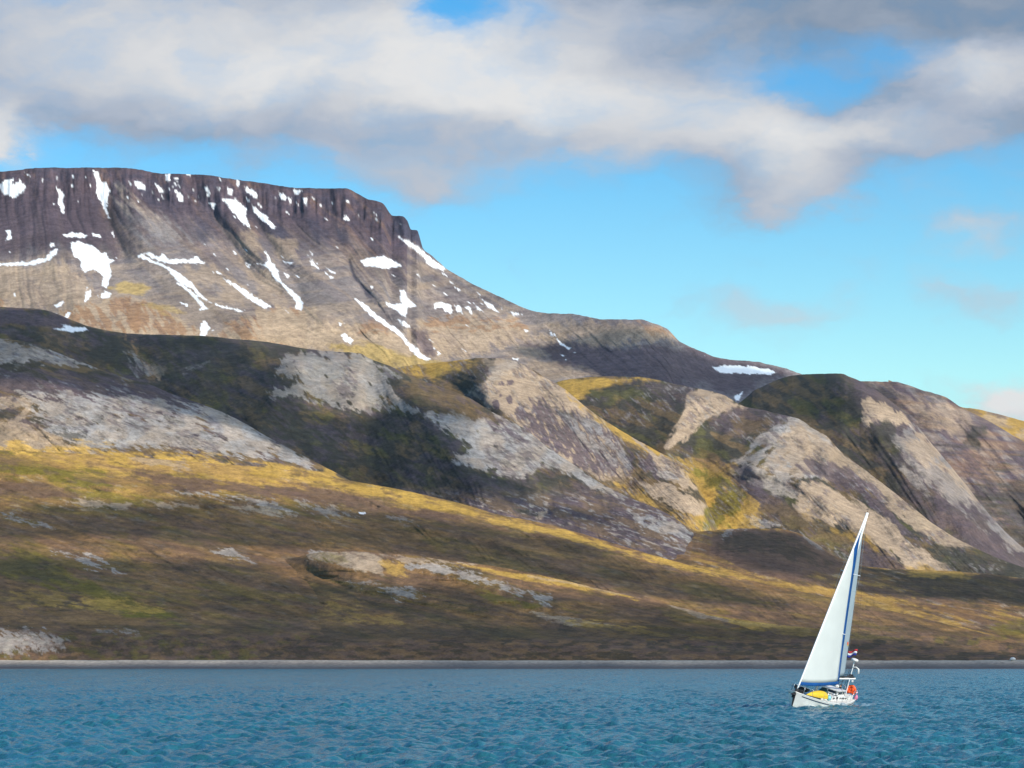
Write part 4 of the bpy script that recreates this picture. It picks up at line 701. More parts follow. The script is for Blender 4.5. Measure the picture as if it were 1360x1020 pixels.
    n = nz(2.2, (1, .6, 1)); gust = nz(.55, (1, .055, 1), 5, .65); gust2 = nz(.10, (1, .10, 1), 3)  # stretched tones paint bright and dark ripple reflections into the water colour
    bp = N.new('ShaderNodeBump'); bp.inputs['Strength'].default_value = 1.0; bp.inputs['Distance'].default_value = .26; L.new(n, bp.inputs['Height']); L.new(bp.outputs[0], b.inputs['Normal'])
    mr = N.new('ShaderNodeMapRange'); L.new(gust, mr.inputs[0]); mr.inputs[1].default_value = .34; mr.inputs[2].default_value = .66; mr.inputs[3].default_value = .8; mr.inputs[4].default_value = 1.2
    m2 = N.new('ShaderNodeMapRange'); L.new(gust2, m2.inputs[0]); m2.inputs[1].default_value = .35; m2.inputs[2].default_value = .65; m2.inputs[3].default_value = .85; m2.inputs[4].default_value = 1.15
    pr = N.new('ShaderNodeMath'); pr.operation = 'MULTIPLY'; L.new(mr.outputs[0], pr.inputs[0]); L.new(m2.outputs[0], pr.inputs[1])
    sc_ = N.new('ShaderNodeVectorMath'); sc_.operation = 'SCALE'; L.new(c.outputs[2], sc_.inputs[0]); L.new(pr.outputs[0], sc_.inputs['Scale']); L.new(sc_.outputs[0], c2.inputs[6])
    b.inputs['Specular IOR Level'].default_value = .62
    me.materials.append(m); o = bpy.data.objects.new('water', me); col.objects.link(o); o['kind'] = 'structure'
build_water()
# ------------------------------------------------------------------ the sailing boat
class MB:
    def __init__(s): s.v = []; s.f = []
    def add(s, v, f):
        n = len(s.v); s.v += [tuple(p) for p in v]; s.f += [tuple(i + n for i in q) for q in f]; return s
    def box(s, c, d, R=None, taper=1.0):
        vs = []
        for z in (-.5, .5):
            k = 1.0 if z < 0 else taper
            for x, y in ((-.5, -.5), (.5, -.5), (.5, .5), (-.5, .5)):
                p = Vector((x * d[0] * k, y * d[1] * k, z * d[2]))
                if R: p = R @ p
                vs.append((c[0] + p.x, c[1] + p.y, c[2] + p.z))
        return s.add(vs, [(3, 2, 1, 0), (4, 5, 6, 7), (0, 1, 5, 4), (1, 2, 6, 5), (2, 3, 7, 6), (3, 0, 4, 7)])
    def tube(s, pts, r, n=8):
        pts = [Vector(p) for p in pts]; rr = r if isinstance(r, (list, tuple)) else [r] * len(pts); vs = []; fs = []
        for i, p in enumerate(pts):
            d = (pts[min(i + 1, len(pts) - 1)] - pts[max(i - 1, 0)]).normalized()
            a = d.cross(Vector((0, 0, 1)) if abs(d.z) < .9 else Vector((0, 1, 0))).normalized(); b = d.cross(a)
            for k in range(n):
                t = 2 * math.pi * k / n; q = p + (a * math.cos(t) + b * math.sin(t)) * rr[i]; vs.append(q[:])
        for i in range(len(pts) - 1):
            for k in range(n): fs.append((i * n + k, i * n + (k + 1) % n, (i + 1) * n + (k + 1) % n, (i + 1) * n + k))
        fs.append(tuple(reversed(range(n)))); fs.append(tuple((len(pts) - 1) * n + k for k in range(n)))
        return s.add(vs, fs)
    def ball(s, c, r, n=12, m=8):
        r = r if isinstance(r, (tuple, list)) else (r, r, r); vs = [(c[0], c[1], c[2] - r[2])]; fs = []
        for i in range(1, m):
            a = -math.pi / 2 + math.pi * i / m
            for k in range(n): t = 2 * math.pi * k / n; vs.append((c[0] + r[0] * math.cos(a) * math.cos(t), c[1] + r[1] * math.cos(a) * math.sin(t), c[2] + r[2] * math.sin(a)))
        vs.append((c[0], c[1], c[2] + r[2])); T = len(vs) - 1
        for k in range(n): fs.append((0, 1 + (k + 1) % n, 1 + k)); fs.append((T, T - n + k, T - n + (k + 1) % n))
        for i in range(m - 2):
            for k in range(n): a = 1 + i * n; fs.append((a + k, a + (k + 1) % n, a + n + (k + 1) % n, a + n + k))
        return s.add(vs, fs)
    def sheet(s, G):           # grid of points
        nr, nc = len(G), len(G[0]); return s.add([p for r in G for p in r], [(i * nc + j, i * nc + j + 1, (i + 1) * nc + j + 1, (i + 1) * nc + j) for i in range(nr - 1) for j in range(nc - 1)])
    def build(s, name, mat, parent=None, smooth=False, bevel=0, solid=0, sub=0):
        me = bpy.data.meshes.new(name); me.from_pydata(s.v, [], s.f); me.update()
        if smooth:
            for p in me.polygons: p.use_smooth = True
        me.materials.append(mat); o = bpy.data.objects.new(name, me); col.objects.link(o); o.parent = parent
        if solid: k = o.modifiers.new('solidify', 'SOLIDIFY'); k.thickness = solid; k.offset = 0
        if bevel: k = o.modifiers.new('bevel', 'BEVEL'); k.width = bevel; k.segments = 2; k.limit_method = 'ANGLE'
        if sub: k = o.modifiers.new('subsurf', 'SUBSURF'); k.levels = sub; k.render_levels = sub
        return o
mt = simple_mat
MW = mt('white_topsides', (.68, .675, .65), .35, noise=.06, nscale=1.5); MDK = mt('deck_paint', (.56, .54, .50), .7, noise=.15, nscale=6); MNAVY = mt('navy_paint', (.02, .03, .075), .4)
MSAIL = mt('sail_cloth', (.63, .66, .645), .75, noise=.04, nscale=.7, spec=.2, trans=.18); MMAIN = mt('mainsail_cloth', (.36, .44, .49), .8, noise=.05, nscale=.8, spec=.2, trans=.22)  # mainsail colour darkened and blued to hold the genoa's shade
MBLUE = mt('blue_sun_strip', (.008, .075, .26), .8, noise=.15, nscale=2, spec=.2, trans=.10); MALU = mt('painted_mast', (.80, .80, .78), .35); MSTEEL = mt('stainless', (.55, .55, .56), .3, metal=.8)
MGLASS = mt('dark_window', (.015, .018, .022), .12); MBLK = mt('black_gear', (.018, .018, .02), .7, noise=.4, nscale=8); MROPE = mt('brown_canvas', (.10, .07, .05), .9, noise=.4, nscale=9)
MYEL = mt('yellow_plastic', (.66, .44, .015), .4, noise=.06, nscale=3); MORG = mt('orange_cover', (.85, .10, .012), .6, noise=.15, nscale=5); MPINK = mt('pink_plastic', (.60, .16, .28), .5); MCYAN = mt('pale_blue_plastic', (.20, .52, .62), .4)
MRED = mt('flag_red', (.50, .03, .04), .8, trans=.2); MFW = mt('flag_white', (.78, .78, .80), .8, trans=.2); MFB = mt('flag_blue', (.02, .04, .30), .8, trans=.2); MROOF = mt('grey_roof', (.58, .56, .56), .6, noise=.1, nscale=3)
MJKT = mt('dark_jacket', (.02, .022, .03), .85, noise=.3, nscale=9); MSKIN = mt('skin', (.52, .30, .21), .55); MTEAK = mt('varnished_rail', (.20, .12, .07), .5)
MGRN = mt('dark_green_canvas', (.03, .07, .06), .85, noise=.3, nscale=4)

dv = Vector((-math.cos(YAW), -math.sin(YAW), 0)); pv = Vector((0, 0, 1)).cross(dv)
RB = Matrix((dv, pv, Vector((0, 0, 1)))).transposed() @ Matrix.Rotation(-HEEL, 3, 'X')
BM = Matrix.Translation((BOAT_XY[0], BOAT_XY[1], -0.10)) @ RB.to_4x4()
boat = bpy.data.objects.new('sailboat', None); col.objects.link(boat); boat.matrix_world = BM
tag(boat, 'white sailing yacht heeling under a big blue-edged headsail, right of the bay', 'sailboat')
def onboat(o, loc, rot=None):
    o.matrix_world = BM @ Matrix.Translation(loc) @ (rot.to_4x4() if rot else Matrix.Identity(4)); return o
def empty_on(name, loc, label, cat, rot=None, group=None):
    o = bpy.data.objects.new(name, None); col.objects.link(o); onboat(o, loc, rot); tag(o, label, cat, group); return o

# hull: stations from the stern to the stem
def halfbeam(x): return 1.95 * max(0.0, 1 - ((x + .6) / 7.15) ** 2) ** .62 if x > -.6 else 1.95 * (1 - .36 * ((-x - .6) / 6.1) ** 2)
def sheer(x): return .96 + .30 * ((x + 1.5) / 8) ** 2 * (1.9 if x > -1.5 else 1.0)
SX = [-6.7 + 13.2 * (i / 30) for i in range(31)]
def section(x, n=10):
    hb = halfbeam(x); zs = sheer(x); pts = []
    keel = -.75 + .75 * max(0, (x - 3.6) / 2.9) ** 2 + .35 * max(0, (-x - 3) / 3.7) ** 2
    fl = 1 - .55 * max(0, (x - 1) / 5.5)
    for k in range(n + 1):
        t = k / n; w = (1 - (1 - t) ** 2.2) * fl + t * (1 - fl)
        pts.append((x + .35 * (t - 1) * max(0, (x - 4) / 2.5), hb * w, keel + (zs - keel) * t ** .95))
    return pts
h = MB()
G = [[(p[0], -p[1], p[2]) for p in reversed(section(x))] + section(x)[1:] for x in SX]
h.sheet(G); h.add([p for p in G[0]], [tuple(range(len(G[0])))])
hull = h.build('hull', MW, boat, smooth=True)
st = MB()
for sgn in (1, -1):
    def side(x, z):
        q = section(x); k = next(n_ for n_ in range(1, 11) if q[n_][2] >= z); e, f_ = q[k - 1], q[k]; t_ = (z - e[2]) / (f_[2] - e[2] + 1e-6)
        return (e[0] + (f_[0] - e[0]) * t_, sgn * (e[1] + (f_[1] - e[1]) * t_ + .03), z)
    st.sheet([[side(x, sheer(x) - .11), side(x, sheer(x) - .18)] for x in SX[:-1]])
st.build('sheer_stripe', MNAVY, hull)
bs = MB(); bs.tube([(6.52, 0, sheer(6.5) - .05), (6.40, 0, .9), (6.25, 0, .35), (6.05, 0, -.1)], [.07, .06, .06, .05], 6); bs.build('stem_band', MBLK, hull, smooth=True)
d = MB(); d.sheet([[(x, halfbeam(x) * k * .985, sheer(x) - .03 + .06 * (1 - k * k)) for k in (-1, -.5, 0, .5, 1)] for x in SX]); d.build('deck', MDK, boat)
for sgn in (1, -1):
    r = MB(); r.tube([(x, sgn * halfbeam(x) * .985, sheer(x) + .035) for x in SX[:-1]] + [(6.5, 0, sheer(6.5) + .05)], .04, 6); r.build('toe_rail', MW, boat)
# coachroof and pilothouse
def house(x0, x1, w0, w1, z0, z1, tw=.88, rk=.12):
    m = MB(); vs = []
    for (x, w) in ((x0, w0), (x1, w1)):
        for z, k in ((z0, 1), (z1, tw)):
            xx = x - (rk if x == x1 else -rk * .4) * (0 if z == z0 else 1)
            vs += [(xx, -w * k, z), (xx, w * k, z)]
    return m.add(vs, [(0, 1, 3, 2), (5, 4, 6, 7), (1, 5, 7, 3), (4, 0, 2, 6), (2, 3, 7, 6), (0, 4, 5, 1)])
tr = house(-4.9, 3.0, 1.12, .70, .96, 1.31).build('coachroof', MW, boat, bevel=.04)
for x in (-4.5, -4.05, -3.6, -3.15, -2.4, -1.6, -.6, .5, 1.6):
    for sgn in (1, -1):
        wv = 1.12 - .42 * (x + 4.9) / 7.9
        MB().box((x, sgn * wv * .95, 1.15), (.30 if x < -3 else .5, .035, .19)).build('window', MGLASS, tr, bevel=.03)
wh = house(-4.55, -2.75, .84, .80, 1.30, 1.76, .94, .10).build('pilothouse', MW, boat, bevel=.03)
MB().box((-3.65, 0, 1.79), (2.15, 1.78, .07)).build('roof', MROOF, wh, bevel=.03)
rim = MB(); rim.box((-2.58, 0, 1.79), (.05, 1.82, .085)); rim.build('roof_rim', MW, wh)
for y, w in ((-.50, .40), (.20, .80)):
    MB().box((-2.80, y, 1.575), (.03, w, .20), Matrix.Rotation(-.16, 3, 'Y')).build('front_window', MGLASS, wh, bevel=.02)
for x in (-4.15, -3.55, -3.02):
    for sgn in (1, -1): MB().box((x, sgn * .806, 1.56), (.42, .03, .22), Matrix.Rotation(-sgn * .08, 3, 'X')).build('side_window', MGLASS, wh, bevel=.02)
MB().box((-2.70, 0, 1.42), (.10, 1.72, .06)).build('window_sill', MW, wh)
MB().box((-2.735, 0, 1.35), (.03, 1.50, .08)).build('dark_panel', MGLASS, wh)
MB().box((-2.50, 0, 1.27), (.34, 2.02, .06)).build('spray_ledge', MW, boat, bevel=.02)
g = MB(); g.box((-2.30, .05, 1.22), (.05, 1.9, .16)); g.build('dark_recess', MGLASS, boat)
ck = MB(); ck.box((-5.75, .95, 1.22), (1.6, .16, .36)).box((-5.75, -.95, 1.22), (1.6, .16, .36)).box((-6.5, 0, 1.22), (.14, 1.9, .36)); ck.build('cockpit_coaming', MW, boat, bevel=.03)
MB().tube([(-5.9, 0, 1.0), (-5.9, 0, 1.75)], .07).build('steering_pedestal', MW, boat)
wl = MB(); wl.tube([(-5.80, .42 * math.cos(a), 1.72 + .42 * math.sin(a)) for a in np.linspace(0, 2 * math.pi, 25)], .018, 6)
for a in (0, 1.05, 2.09): wl.tube([(-5.8, .42 * math.cos(a), 1.72 + .42 * math.sin(a)), (-5.8, -.42 * math.cos(a), 1.72 - .42 * math.sin(a))], .01, 5)
wl.build('steering_wheel', MSTEEL, boat)
# mast, boom, standing rigging
MX = 1.15; MTOP = Vector((1.02, 0, 17.75)); MFT = Vector((MX, 0, 1.35))
def mastp(t): return MFT.lerp(MTOP, t)
mast = MB().tube([mastp(t) for t in (0, .25, .5, .75, .92, 1)], [.14, .14, .135, .13, .125, .115], 10).build('mast', MALU, boat, smooth=True)
MB().tube([MTOP + Vector((0, 0, -.02)), MTOP + Vector((-.02, 0, .55))], .012, 5).build('antenna', MBLK, mast)
wv_ = MB(); wv_.tube([MTOP + Vector((.05, 0, .05)), MTOP + Vector((.35, 0, .22))], .012, 5); wv_.box(MTOP + Vector((.35, 0, .28)), (.22, .01, .08)); wv_.build('wind_vane', MBLK, mast)
for t, hl in ((.345, 1.12), (.665, .92)):
    p = mastp(t)
    for sgn in (1, -1): MB().tube([p + Vector((0, sgn * .08, 0)), p + Vector((-.16, sgn * hl, .04))], [.045, .03], 6).build('spreader', MALU, mast)
for sgn in (1, -1):
    a, b = mastp(.345), mastp(.665); q = [(.75, sgn * 1.78, 1.15), (a.x - .16, sgn * 1.12, a.z + .04), (b.x - .16, sgn * .92, b.z + .04), (MTOP.x, 0, MTOP.z - .3)]
    MB().tube(q, .008, 5).build('shroud', MSTEEL, boat)
    MB().tube([(.2, sgn * 1.8, 1.12), (a.x, sgn * .08, a.z)], .007, 5).build('lower_shroud', MSTEEL, boat)
BST = Vector((-6.7, 0, 1.2)); MB().tube([MTOP, BST], .007, 5).build('backstay', MSTEEL, boat)
TACK = Vector((6.0, 0, 2.16)); FST = TACK.lerp(MTOP, .985)
fs = MB().tube([(6.3, 0, 1.50), TACK, FST], [.03, .075, .075], 8).build('furled_forestay', MALU, boat, smooth=True)
MB().tube([(6.22, 0, 1.62), (6.14, 0, 1.80)], .17, 12).build('furling_drum', MBLK, fs)
# genoa: triangle with camber to leeward, blue strip along foot and leech
CLEW = Vector((-.05, 1.46, 2.62)); HEAD = TACK.lerp(MTOP, .905)
def genoa_pt(a, b):    # a along the luff 0..1 (tack to head), b across 0..1 (luff to leech)
    l = TACK.lerp(HEAD, a); r = CLEW.lerp(HEAD, a); w = (r - l).length
    r = r + Vector((-.16, -.10, 0)) * math.sin(math.pi * a) * 1.5
    p = l.lerp(r, b); dep = .66 * w / 6.3 * (1.15 if a < .8 else 1)
    return p + Vector((.05, .97, -.08)) * (dep * 2.6 * b * (1 - b) * (1.35 - .7 * b)) * (1 + .25 * a) + Vector((0, 0, .10)) * math.sin(math.pi * b) * (1 - a) ** 6
def strip_b(a): w = ((CLEW.lerp(HEAD, a)) - TACK.lerp(HEAD, a)).length; return max(0.02, 1 - (.40 + .35 * a) / max(w, .76))
aF = .021
av = [aF + (1 - aF) * i / 40 for i in range(41)]
gm = MB(); gm.sheet([[genoa_pt(a, strip_b(a) * j / 16) for j in range(17)] for a in av[:-1]]); gen = gm.build('genoa', MSAIL, boat, smooth=True, solid=.004)
sm = MB(); sm.sheet([[genoa_pt(a, strip_b(a) + (1 - strip_b(a)) * j / 3) for j in range(4)] for a in av]); sm.build('leech_strip', MBLUE, gen, smooth=True, solid=.006)
sm = MB(); sm.sheet([[genoa_pt(aF * j / 3, i / 18) for i in range(19)] for j in range(4)]); sm.build('foot_strip', MBLUE, gen, smooth=True, solid=.006)
MB().tube([CLEW, (-3.2, 1.66, 1.25)], .012, 5).build('sheet', MROPE, gen)
# boom and mainsail
GN = Vector((MX - .15, 0, 2.75)); BE = Vector((-4.0, 1.50, 3.15))
MB().tube([GN, BE], .085, 8).build('boom', MALU, boat)
bg_ = MB(); bg_.tube([GN.lerp(BE, t) + Vector((0, 0, .16 + .03 * math.sin(t * 25))) for t in np.linspace(.06, .97, 15)], [.10 + .03 * math.sin(k * 1.7) for k in range(15)], 8); bg_.build('reefed_sail_roll', MBLK, boat, smooth=True)
MHEAD = mastp(.885) + Vector((-.14, 0, 0)); MTK = GN + Vector((0, 0, .2)); MCL = BE.lerp(GN, .33) + Vector((0, 0, .28))
def main_pt(a, b):
    l = MTK.lerp(MHEAD, a); r = MCL.lerp(MHEAD + Vector((-.18, 0, 0)), a) + Vector((-.05, .05, 0)) * math.sin(math.pi * a); w = (r - l).length
    return l.lerp(r, b) + Vector((.2, .96, 0)) * (w * .22 * b * (1 - b) * 2)
mm = MB(); mm.sheet([[main_pt(i / 36, j / 12) for j in range(13)] for i in range(37)]); mn = mm.build('mainsail', MMAIN, boat, smooth=True, solid=.004)
for a in (.2, .4, .6, .8): MB().tube([main_pt(a, b) + Vector((0, .012, 0)) for b in (.5, .65, .8, .99)], .012, 5).build('batten', MMAIN, mn)
nv = Vector((.2, .97, 0)) * .02
def badge(a0, a1, b0, b1, mat, nm):
    m = MB(); m.sheet([[main_pt(a, b) + nv for b in (b0, (b0 + b1) / 2, b1)] for a in (a0, (a0 + a1) / 2, a1)]); m.build(nm, mat, mn, solid=.004)
badge(.225, .243, .80, .90, MORG, 'orange_badge'); badge(.213, .225, .84, .93, MYEL, 'yellow_badge')
MB().tube([BE, MTOP + Vector((-.1, 0, -.2))], .006, 5).build('topping_lift', MROPE, boat); MB().tube([BE.lerp(GN, .25), (-2.9, .2, 2.1)], .02, 5).build('mainsheet', MROPE, boat)
# pulpit, stanchions and lifelines, stern gear
pu = MB(); pu.tube([(4.6, .98, sheer(4.6)), (4.8, .92, 2.02), (5.7, .5, 2.1), (6.55, .16, 2.2), (6.6, 0, 2.2), (6.55, -.16, 2.2), (5.7, -.5, 2.1), (4.8, -.92, 2.02), (4.6, -.98, sheer(4.6))], .022, 6)
for y in (.5, -.5): pu.tube([(5.65, y, sheer(5.6)), (5.7, y, 2.1)], .02, 6)
pu.build('pulpit', MSTEEL, boat, smooth=True)
ps = MB(); ps.tube([(-4.9, 1.5, 1.1), (-5.0, 1.48, 1.95), (-6.6, 1.2, 1.95), (-6.72, 0, 1.95), (-6.6, -1.2, 1.95), (-5.0, -1.48, 1.95), (-4.9, -1.5, 1.1)], .022, 6)
for y in (1.2, -1.2, .4, -.4): ps.tube([(-6.6, y, 1.05), (-6.64, y, 1.95)], .02, 6)
ps.build('pushpit', MSTEEL, boat, smooth=True)
for x in (3.2, 1.8, .4, -1.0, -2.4, -3.8):
    for sgn in (1, -1): MB().tube([(x, sgn * halfbeam(x) * .97, sheer(x)), (x, sgn * halfbeam(x) * .97, sheer(x) + .68)], .015, 6).build('stanchion', MSTEEL, boat)
for sgn in (1, -1):
    for dz in (.34, .67): MB().tube([(4.7, sgn * .95, sheer(4.6) + dz - .05)] + [(x, sgn * halfbeam(x) * .97, sheer(x) + dz) for x in (3.2, 1.8, .4, -1.0, -2.4, -3.8, -4.95)], .006, 4).build('lifeline', MSTEEL, boat)
an = MB(); an.tube([(6.0, .05, 1.62), (6.75, .05, 1.50), (6.80, .05, 1.2)], .035, 6); an.box((6.85, .05, 1.38), (.22, .42, .05), Matrix.Rotation(.6, 3, 'Y')).box((6.72, .05, 1.18), (.08, .30, .24)); an.build('anchor', MBLK, boat)
br = MB(); br.box((6.45, 0, 1.60), (.7, .22, .07)); br.build('bow_roller', MSTEEL, boat)
wn = MB(); wn.box((5.1, 0, 1.58), (.4, .34, .3)).tube([(5.1, -.28, 1.62), (5.1, .28, 1.62)], .11, 10); wn.build('windlass', MBLK, boat, bevel=.02)
sb = MB(); sb.tube([(4.8, -.35, 1.60), (4.2, -.25, 1.72), (3.5, -.2, 1.66), (2.7, -.15, 1.62)], [.14, .24, .25, .14], 10); sb.build('sail_bag', MBLK, boat, smooth=True)
sb = MB(); sb.tube([(5.5, -.28, 1.72), (4.9, -.62, 1.85), (4.3, -.80, 1.80)], [.07, .16, .10], 8); sb.build('lashed_canvas', MROPE, boat, smooth=True)
sb = MB(); sb.ball((.4, .45, 1.62), (.5, .42, .36)); sb.build('covered_gear', MGRN, boat, smooth=True)
for p in ((.3, .9, 1.5), (-1.0, -.8, 1.5), (1.3, .35, 1.6), (-1.1, .95, 1.5)):
    MB().tube([(p[0], p[1], p[2] - .12), (p[0], p[1], p[2] + .02), (p[0], p[1], p[2] + .12)], [.09, .07, .09], 10).build('winch', MSTEEL, boat, smooth=True)
PB = Vector((-6.35, .35, 1.05)); PT = Vector((-6.35, .28, 4.36))
pole = MB().tube([PB, PT], .045, 8).build('radar_pole', MALU, boat)
MB().tube([PT + Vector((0, 0, z)) for z in (0, .03, .12, .22, .27)], [.12, .30, .33, .30, .14], 16).build('radar_dome', MW, pole, smooth=True)
MB().tube([(-6.35, .29, 3.80), (-6.42, .58, 3.90), (-6.45, .82, 3.78), (-6.45, .92, 3.40)], [.06, .06, .08, .09], 8).build('curved_davit', MW, pole, smooth=True)
for y in (.15, -.45, -.05): MB().tube([(-6.5, y, 1.05), (-6.3, .1 + y * .6, 3.5 if y != -.45 else 3.0)], .022, 6).build('gantry_strut', MBLK, boat)
gt = MB(); gt.tube([(-6.3, -.2, 3.0), (-6.35, .31, 3.05)], .02, 6); gt.box((-6.32, .38, 3.1), (.25, .3, .16)); gt.build('gantry_bracket', MBLK, boat)
MB().box((-6.3, .62, 2.62), (.18, .16, .18)).build('stern_lamp', MW, pole, bevel=.03)
li = MB(); li.ball((-6.3, -.62, 1.75), (.28, .2, .2)); li.build('life_raft_canister', MW, boat, smooth=True)

# things that lie on deck or hang from the boat
kr = Matrix.Rotation(math.radians(163), 3, 'Z')
kay = MB(); n = 22; rows = []
for i in range(n + 1):
    t = i / n; w = .47 * (math.sin(math.pi * .5 * min(1, t / .72)) ** 1.05) * (1 if t < .72 else math.sqrt(max(0, 1 - ((t - .72) / .28) ** 2.4))) + .004
    hgt = .60 * (w / .464) ** .75; x = 3.0 * (t - .5)
    rows.append([(x, w * math.cos(a), .06 * (1 - t) + hgt * .92 * max(0, math.sin(a)) ** .8) for a in np.linspace(0, math.pi, 13)])
kay.sheet(rows); kay.add([r[0] for r in rows] + [r[-1] for r in rows], [(k, k + 1, n + 2 + k, n + 1 + k) for k in range(n)])
o = kay.build('kayak', MYEL, None, smooth=True); onboat(o, (3.05, .82, 1.34), kr)
tag(o, 'bright yellow kayak upturned on the side deck below the foot of the big sail', 'kayak')
o = MB().ball((0, 0, 0), (.21, .21, .24)).tube([(0, 0, .22), (0, 0, .36)], .04, 8).build('fender', MCYAN, None, smooth=True); onboat(o, (1.15, 1.33, 1.36))
tag(o, 'pale blue round fender on deck just behind the yellow kayak', 'fender')
hs = MB(); hs.tube([(.05 * math.sin(a * 3), .33 * math.sin(a) * 1.0, .36 * math.cos(a) + .02 * math.sin(4 * a)) for a in np.linspace(-2.5, 2.5, 21)], [.10] + [.145] * 19 + [.10], 10)
hs.ball((.04, 0, -.02), (.13, .26, .26)); hs.ball((.10, -.14, -.16), (.12, .16, .14)); hs.ball((.10, .14, .12), (.12, .15, .16))
o = hs.build('lifebuoy', MORG, None, smooth=True); onboat(o, (-6.55, .68, 1.78)); tag(o, 'bulky bright orange lifebuoy hung on the stern rail', 'lifebuoy')
rp = MB().tube([(.05, -.33, .36), (.06, 0, .52), (.05, .33, .30)], .03, 6); rp.build('grab_line', MROPE, o)
o = MB().ball((0, 0, 0), (.17, .17, .26)).tube([(0, 0, .24), (0, 0, .55)], .02, 6).build('fender', MPINK, None, smooth=True); onboat(o, (-6.75, 1.22, 1.28)); tag(o, 'pink fender hanging at the stern quarter below the orange lifebuoy', 'fender')

# ensign on the topping lift: three stripes, blown to the right
fl = empty_on('flag', main_pt(.155, 1.0) + Vector((-.03, .02, 0)), 'small red, white and blue striped ensign streaming from the trailing edge of the mainsail', 'flag', Matrix.Rotation(-math.radians(18), 3, 'X').inverted() if False else None)
for k, (m_, nm) in enumerate(((MRED, 'red_stripe'), (MFW, 'white_stripe'), (MFB, 'blue_stripe'))):
    f = MB(); f.sheet([[(-.12 * t + .05 * math.sin(t * 9 + 1), .72 * t, .28 - (k + j) * .19 + .30 * t - .10 * math.sin(t * 6.0)) for t in np.linspace(0, 1, 13)] for j in (0, .985)]); f.build(nm, m_, fl, smooth=True, solid=.006)

# helmsman: one continuous skinned figure in dark oilskins, standing behind the pilothouse
def person():
    o = empty_on('person', (-5.05, .12, .36), 'person in dark jacket and hood standing behind the pilothouse roof', 'person')
    P = [(0, 0, .92), (.02, 0, 1.12), (.02, 0, 1.34), (.03, 0, 1.48), (.05, 0, 1.56), (0, .11, .86), (.05, .13, .48), (0, .14, .08), (.13, .15, .04), (0, -.11, .86), (.02, -.13, .48), (-.03, -.14, .08), (.10, -.15, .04),
         (.02, .19, 1.38), (.06, .26, 1.12), (.26, .22, 1.02), (.02, -.19, 1.38), (.06, -.26, 1.12), (.26, -.22, 1.02)]
    E = [(0, 1), (1, 2), (2, 3), (3, 4), (0, 5), (5, 6), (6, 7), (7, 8), (0, 9), (9, 10), (10, 11), (11, 12), (2, 13), (13, 14), (14, 15), (2, 16), (16, 17), (17, 18)]
    Rr = [.16, .155, .17, .075, .07, .11, .08, .06, .05, .11, .08, .06, .05, .085, .06, .045, .085, .06, .045]
    me = bpy.data.meshes.new('body'); me.from_pydata(P, E, []); b = bpy.data.objects.new('body', me); col.objects.link(b); b.parent = o
    k = b.modifiers.new('skin', 'SKIN'); k.use_smooth_shade = True
    for v, r in zip(me.skin_vertices[0].data, Rr): v.radius = (r, r)
    me.skin_vertices[0].data[0].use_root = True
    k = b.modifiers.new('subsurf', 'SUBSURF'); k.levels = 1; k.render_levels = 1; me.materials.append(MJKT)
    hd = MB(); hd.ball((.06, 0, 1.66), (.10, .078, .12), 14, 10); hd.ball((.165, 0, 1.65), (.022, .015, .022)); hd.ball((.06, .08, 1.65), (.02, .012, .03)); hd.ball((.06, -.08, 1.65), (.02, .012, .03)); hd.build('head', MSKIN, o, smooth=True)
    for y in (.03, -.03): MB().ball((.148, y, 1.68), (.011, .011, .011), 6, 5).build('eye', MBLK, o)
    MB().box((.155, 0, 1.60), (.01, .04, .008)).build('mouth', MPINK, o)
    hh = MB(); hh.ball((.03, 0, 1.70), (.115, .10, .12), 14, 10); hh.tube([(.02, 0, 1.52), (.01, 0, 1.62)], [.12, .10], 12); hh.build('hood', MJKT, o, smooth=True)
    for s in (1, -1):
        c = Vector((.32, .22 * s, 1.01)); m = MB(); m.ball(c, (.05, .042, .022), 10, 6)
        for q, (y, l) in enumerate(((.030, .06), (.010, .072), (-.010, .068), (-.030, .052))): m.tube([c + Vector((.04, y, 0)), c + Vector((.04 + l * .6, y, -.005)), c + Vector((.04 + l * .75, y, -.035))], [.010, .009, .008], 6)
        m.tube([c + Vector((-.01, -.04 * s, 0)), c + Vector((.02, -.065 * s, -.01)), c + Vector((.045, -.06 * s, -.03))], [.012, .011, .009], 6); m.build('hand', MSKIN, o, smooth=True)
person()

# a pale boulder at the top of the beach, far right
bl = MB(); bl.ball((0, 0, 0), (1.5, 1.2, .9), 14, 9)
bl.v = [(x * (1 + .30 * (float(vnoise(x * 1.3 + 5, y * 1.3 + z)) - .5)) + (.25 * z), y * (1 + .3 * (float(vnoise(y * 1.1, z * 1.7 + x)) - .5)), z * (1 + .5 * (float(vnoise(x + 9, z * 1.2 + y)) - .5))) for x, y, z in bl.v]
o = bl.build('boulder', mt('pale_rock', (.55, .54, .52), .9, noise=.25, nscale=1.5), None, smooth=False, bevel=.05); X_, Y_, Z_ = ray(1345, 877.5, 1486); o.location = (X_, Y_, 5.0)
tag(o, 'small pale boulder alone at the top of the beach near the right edge', 'boulder')

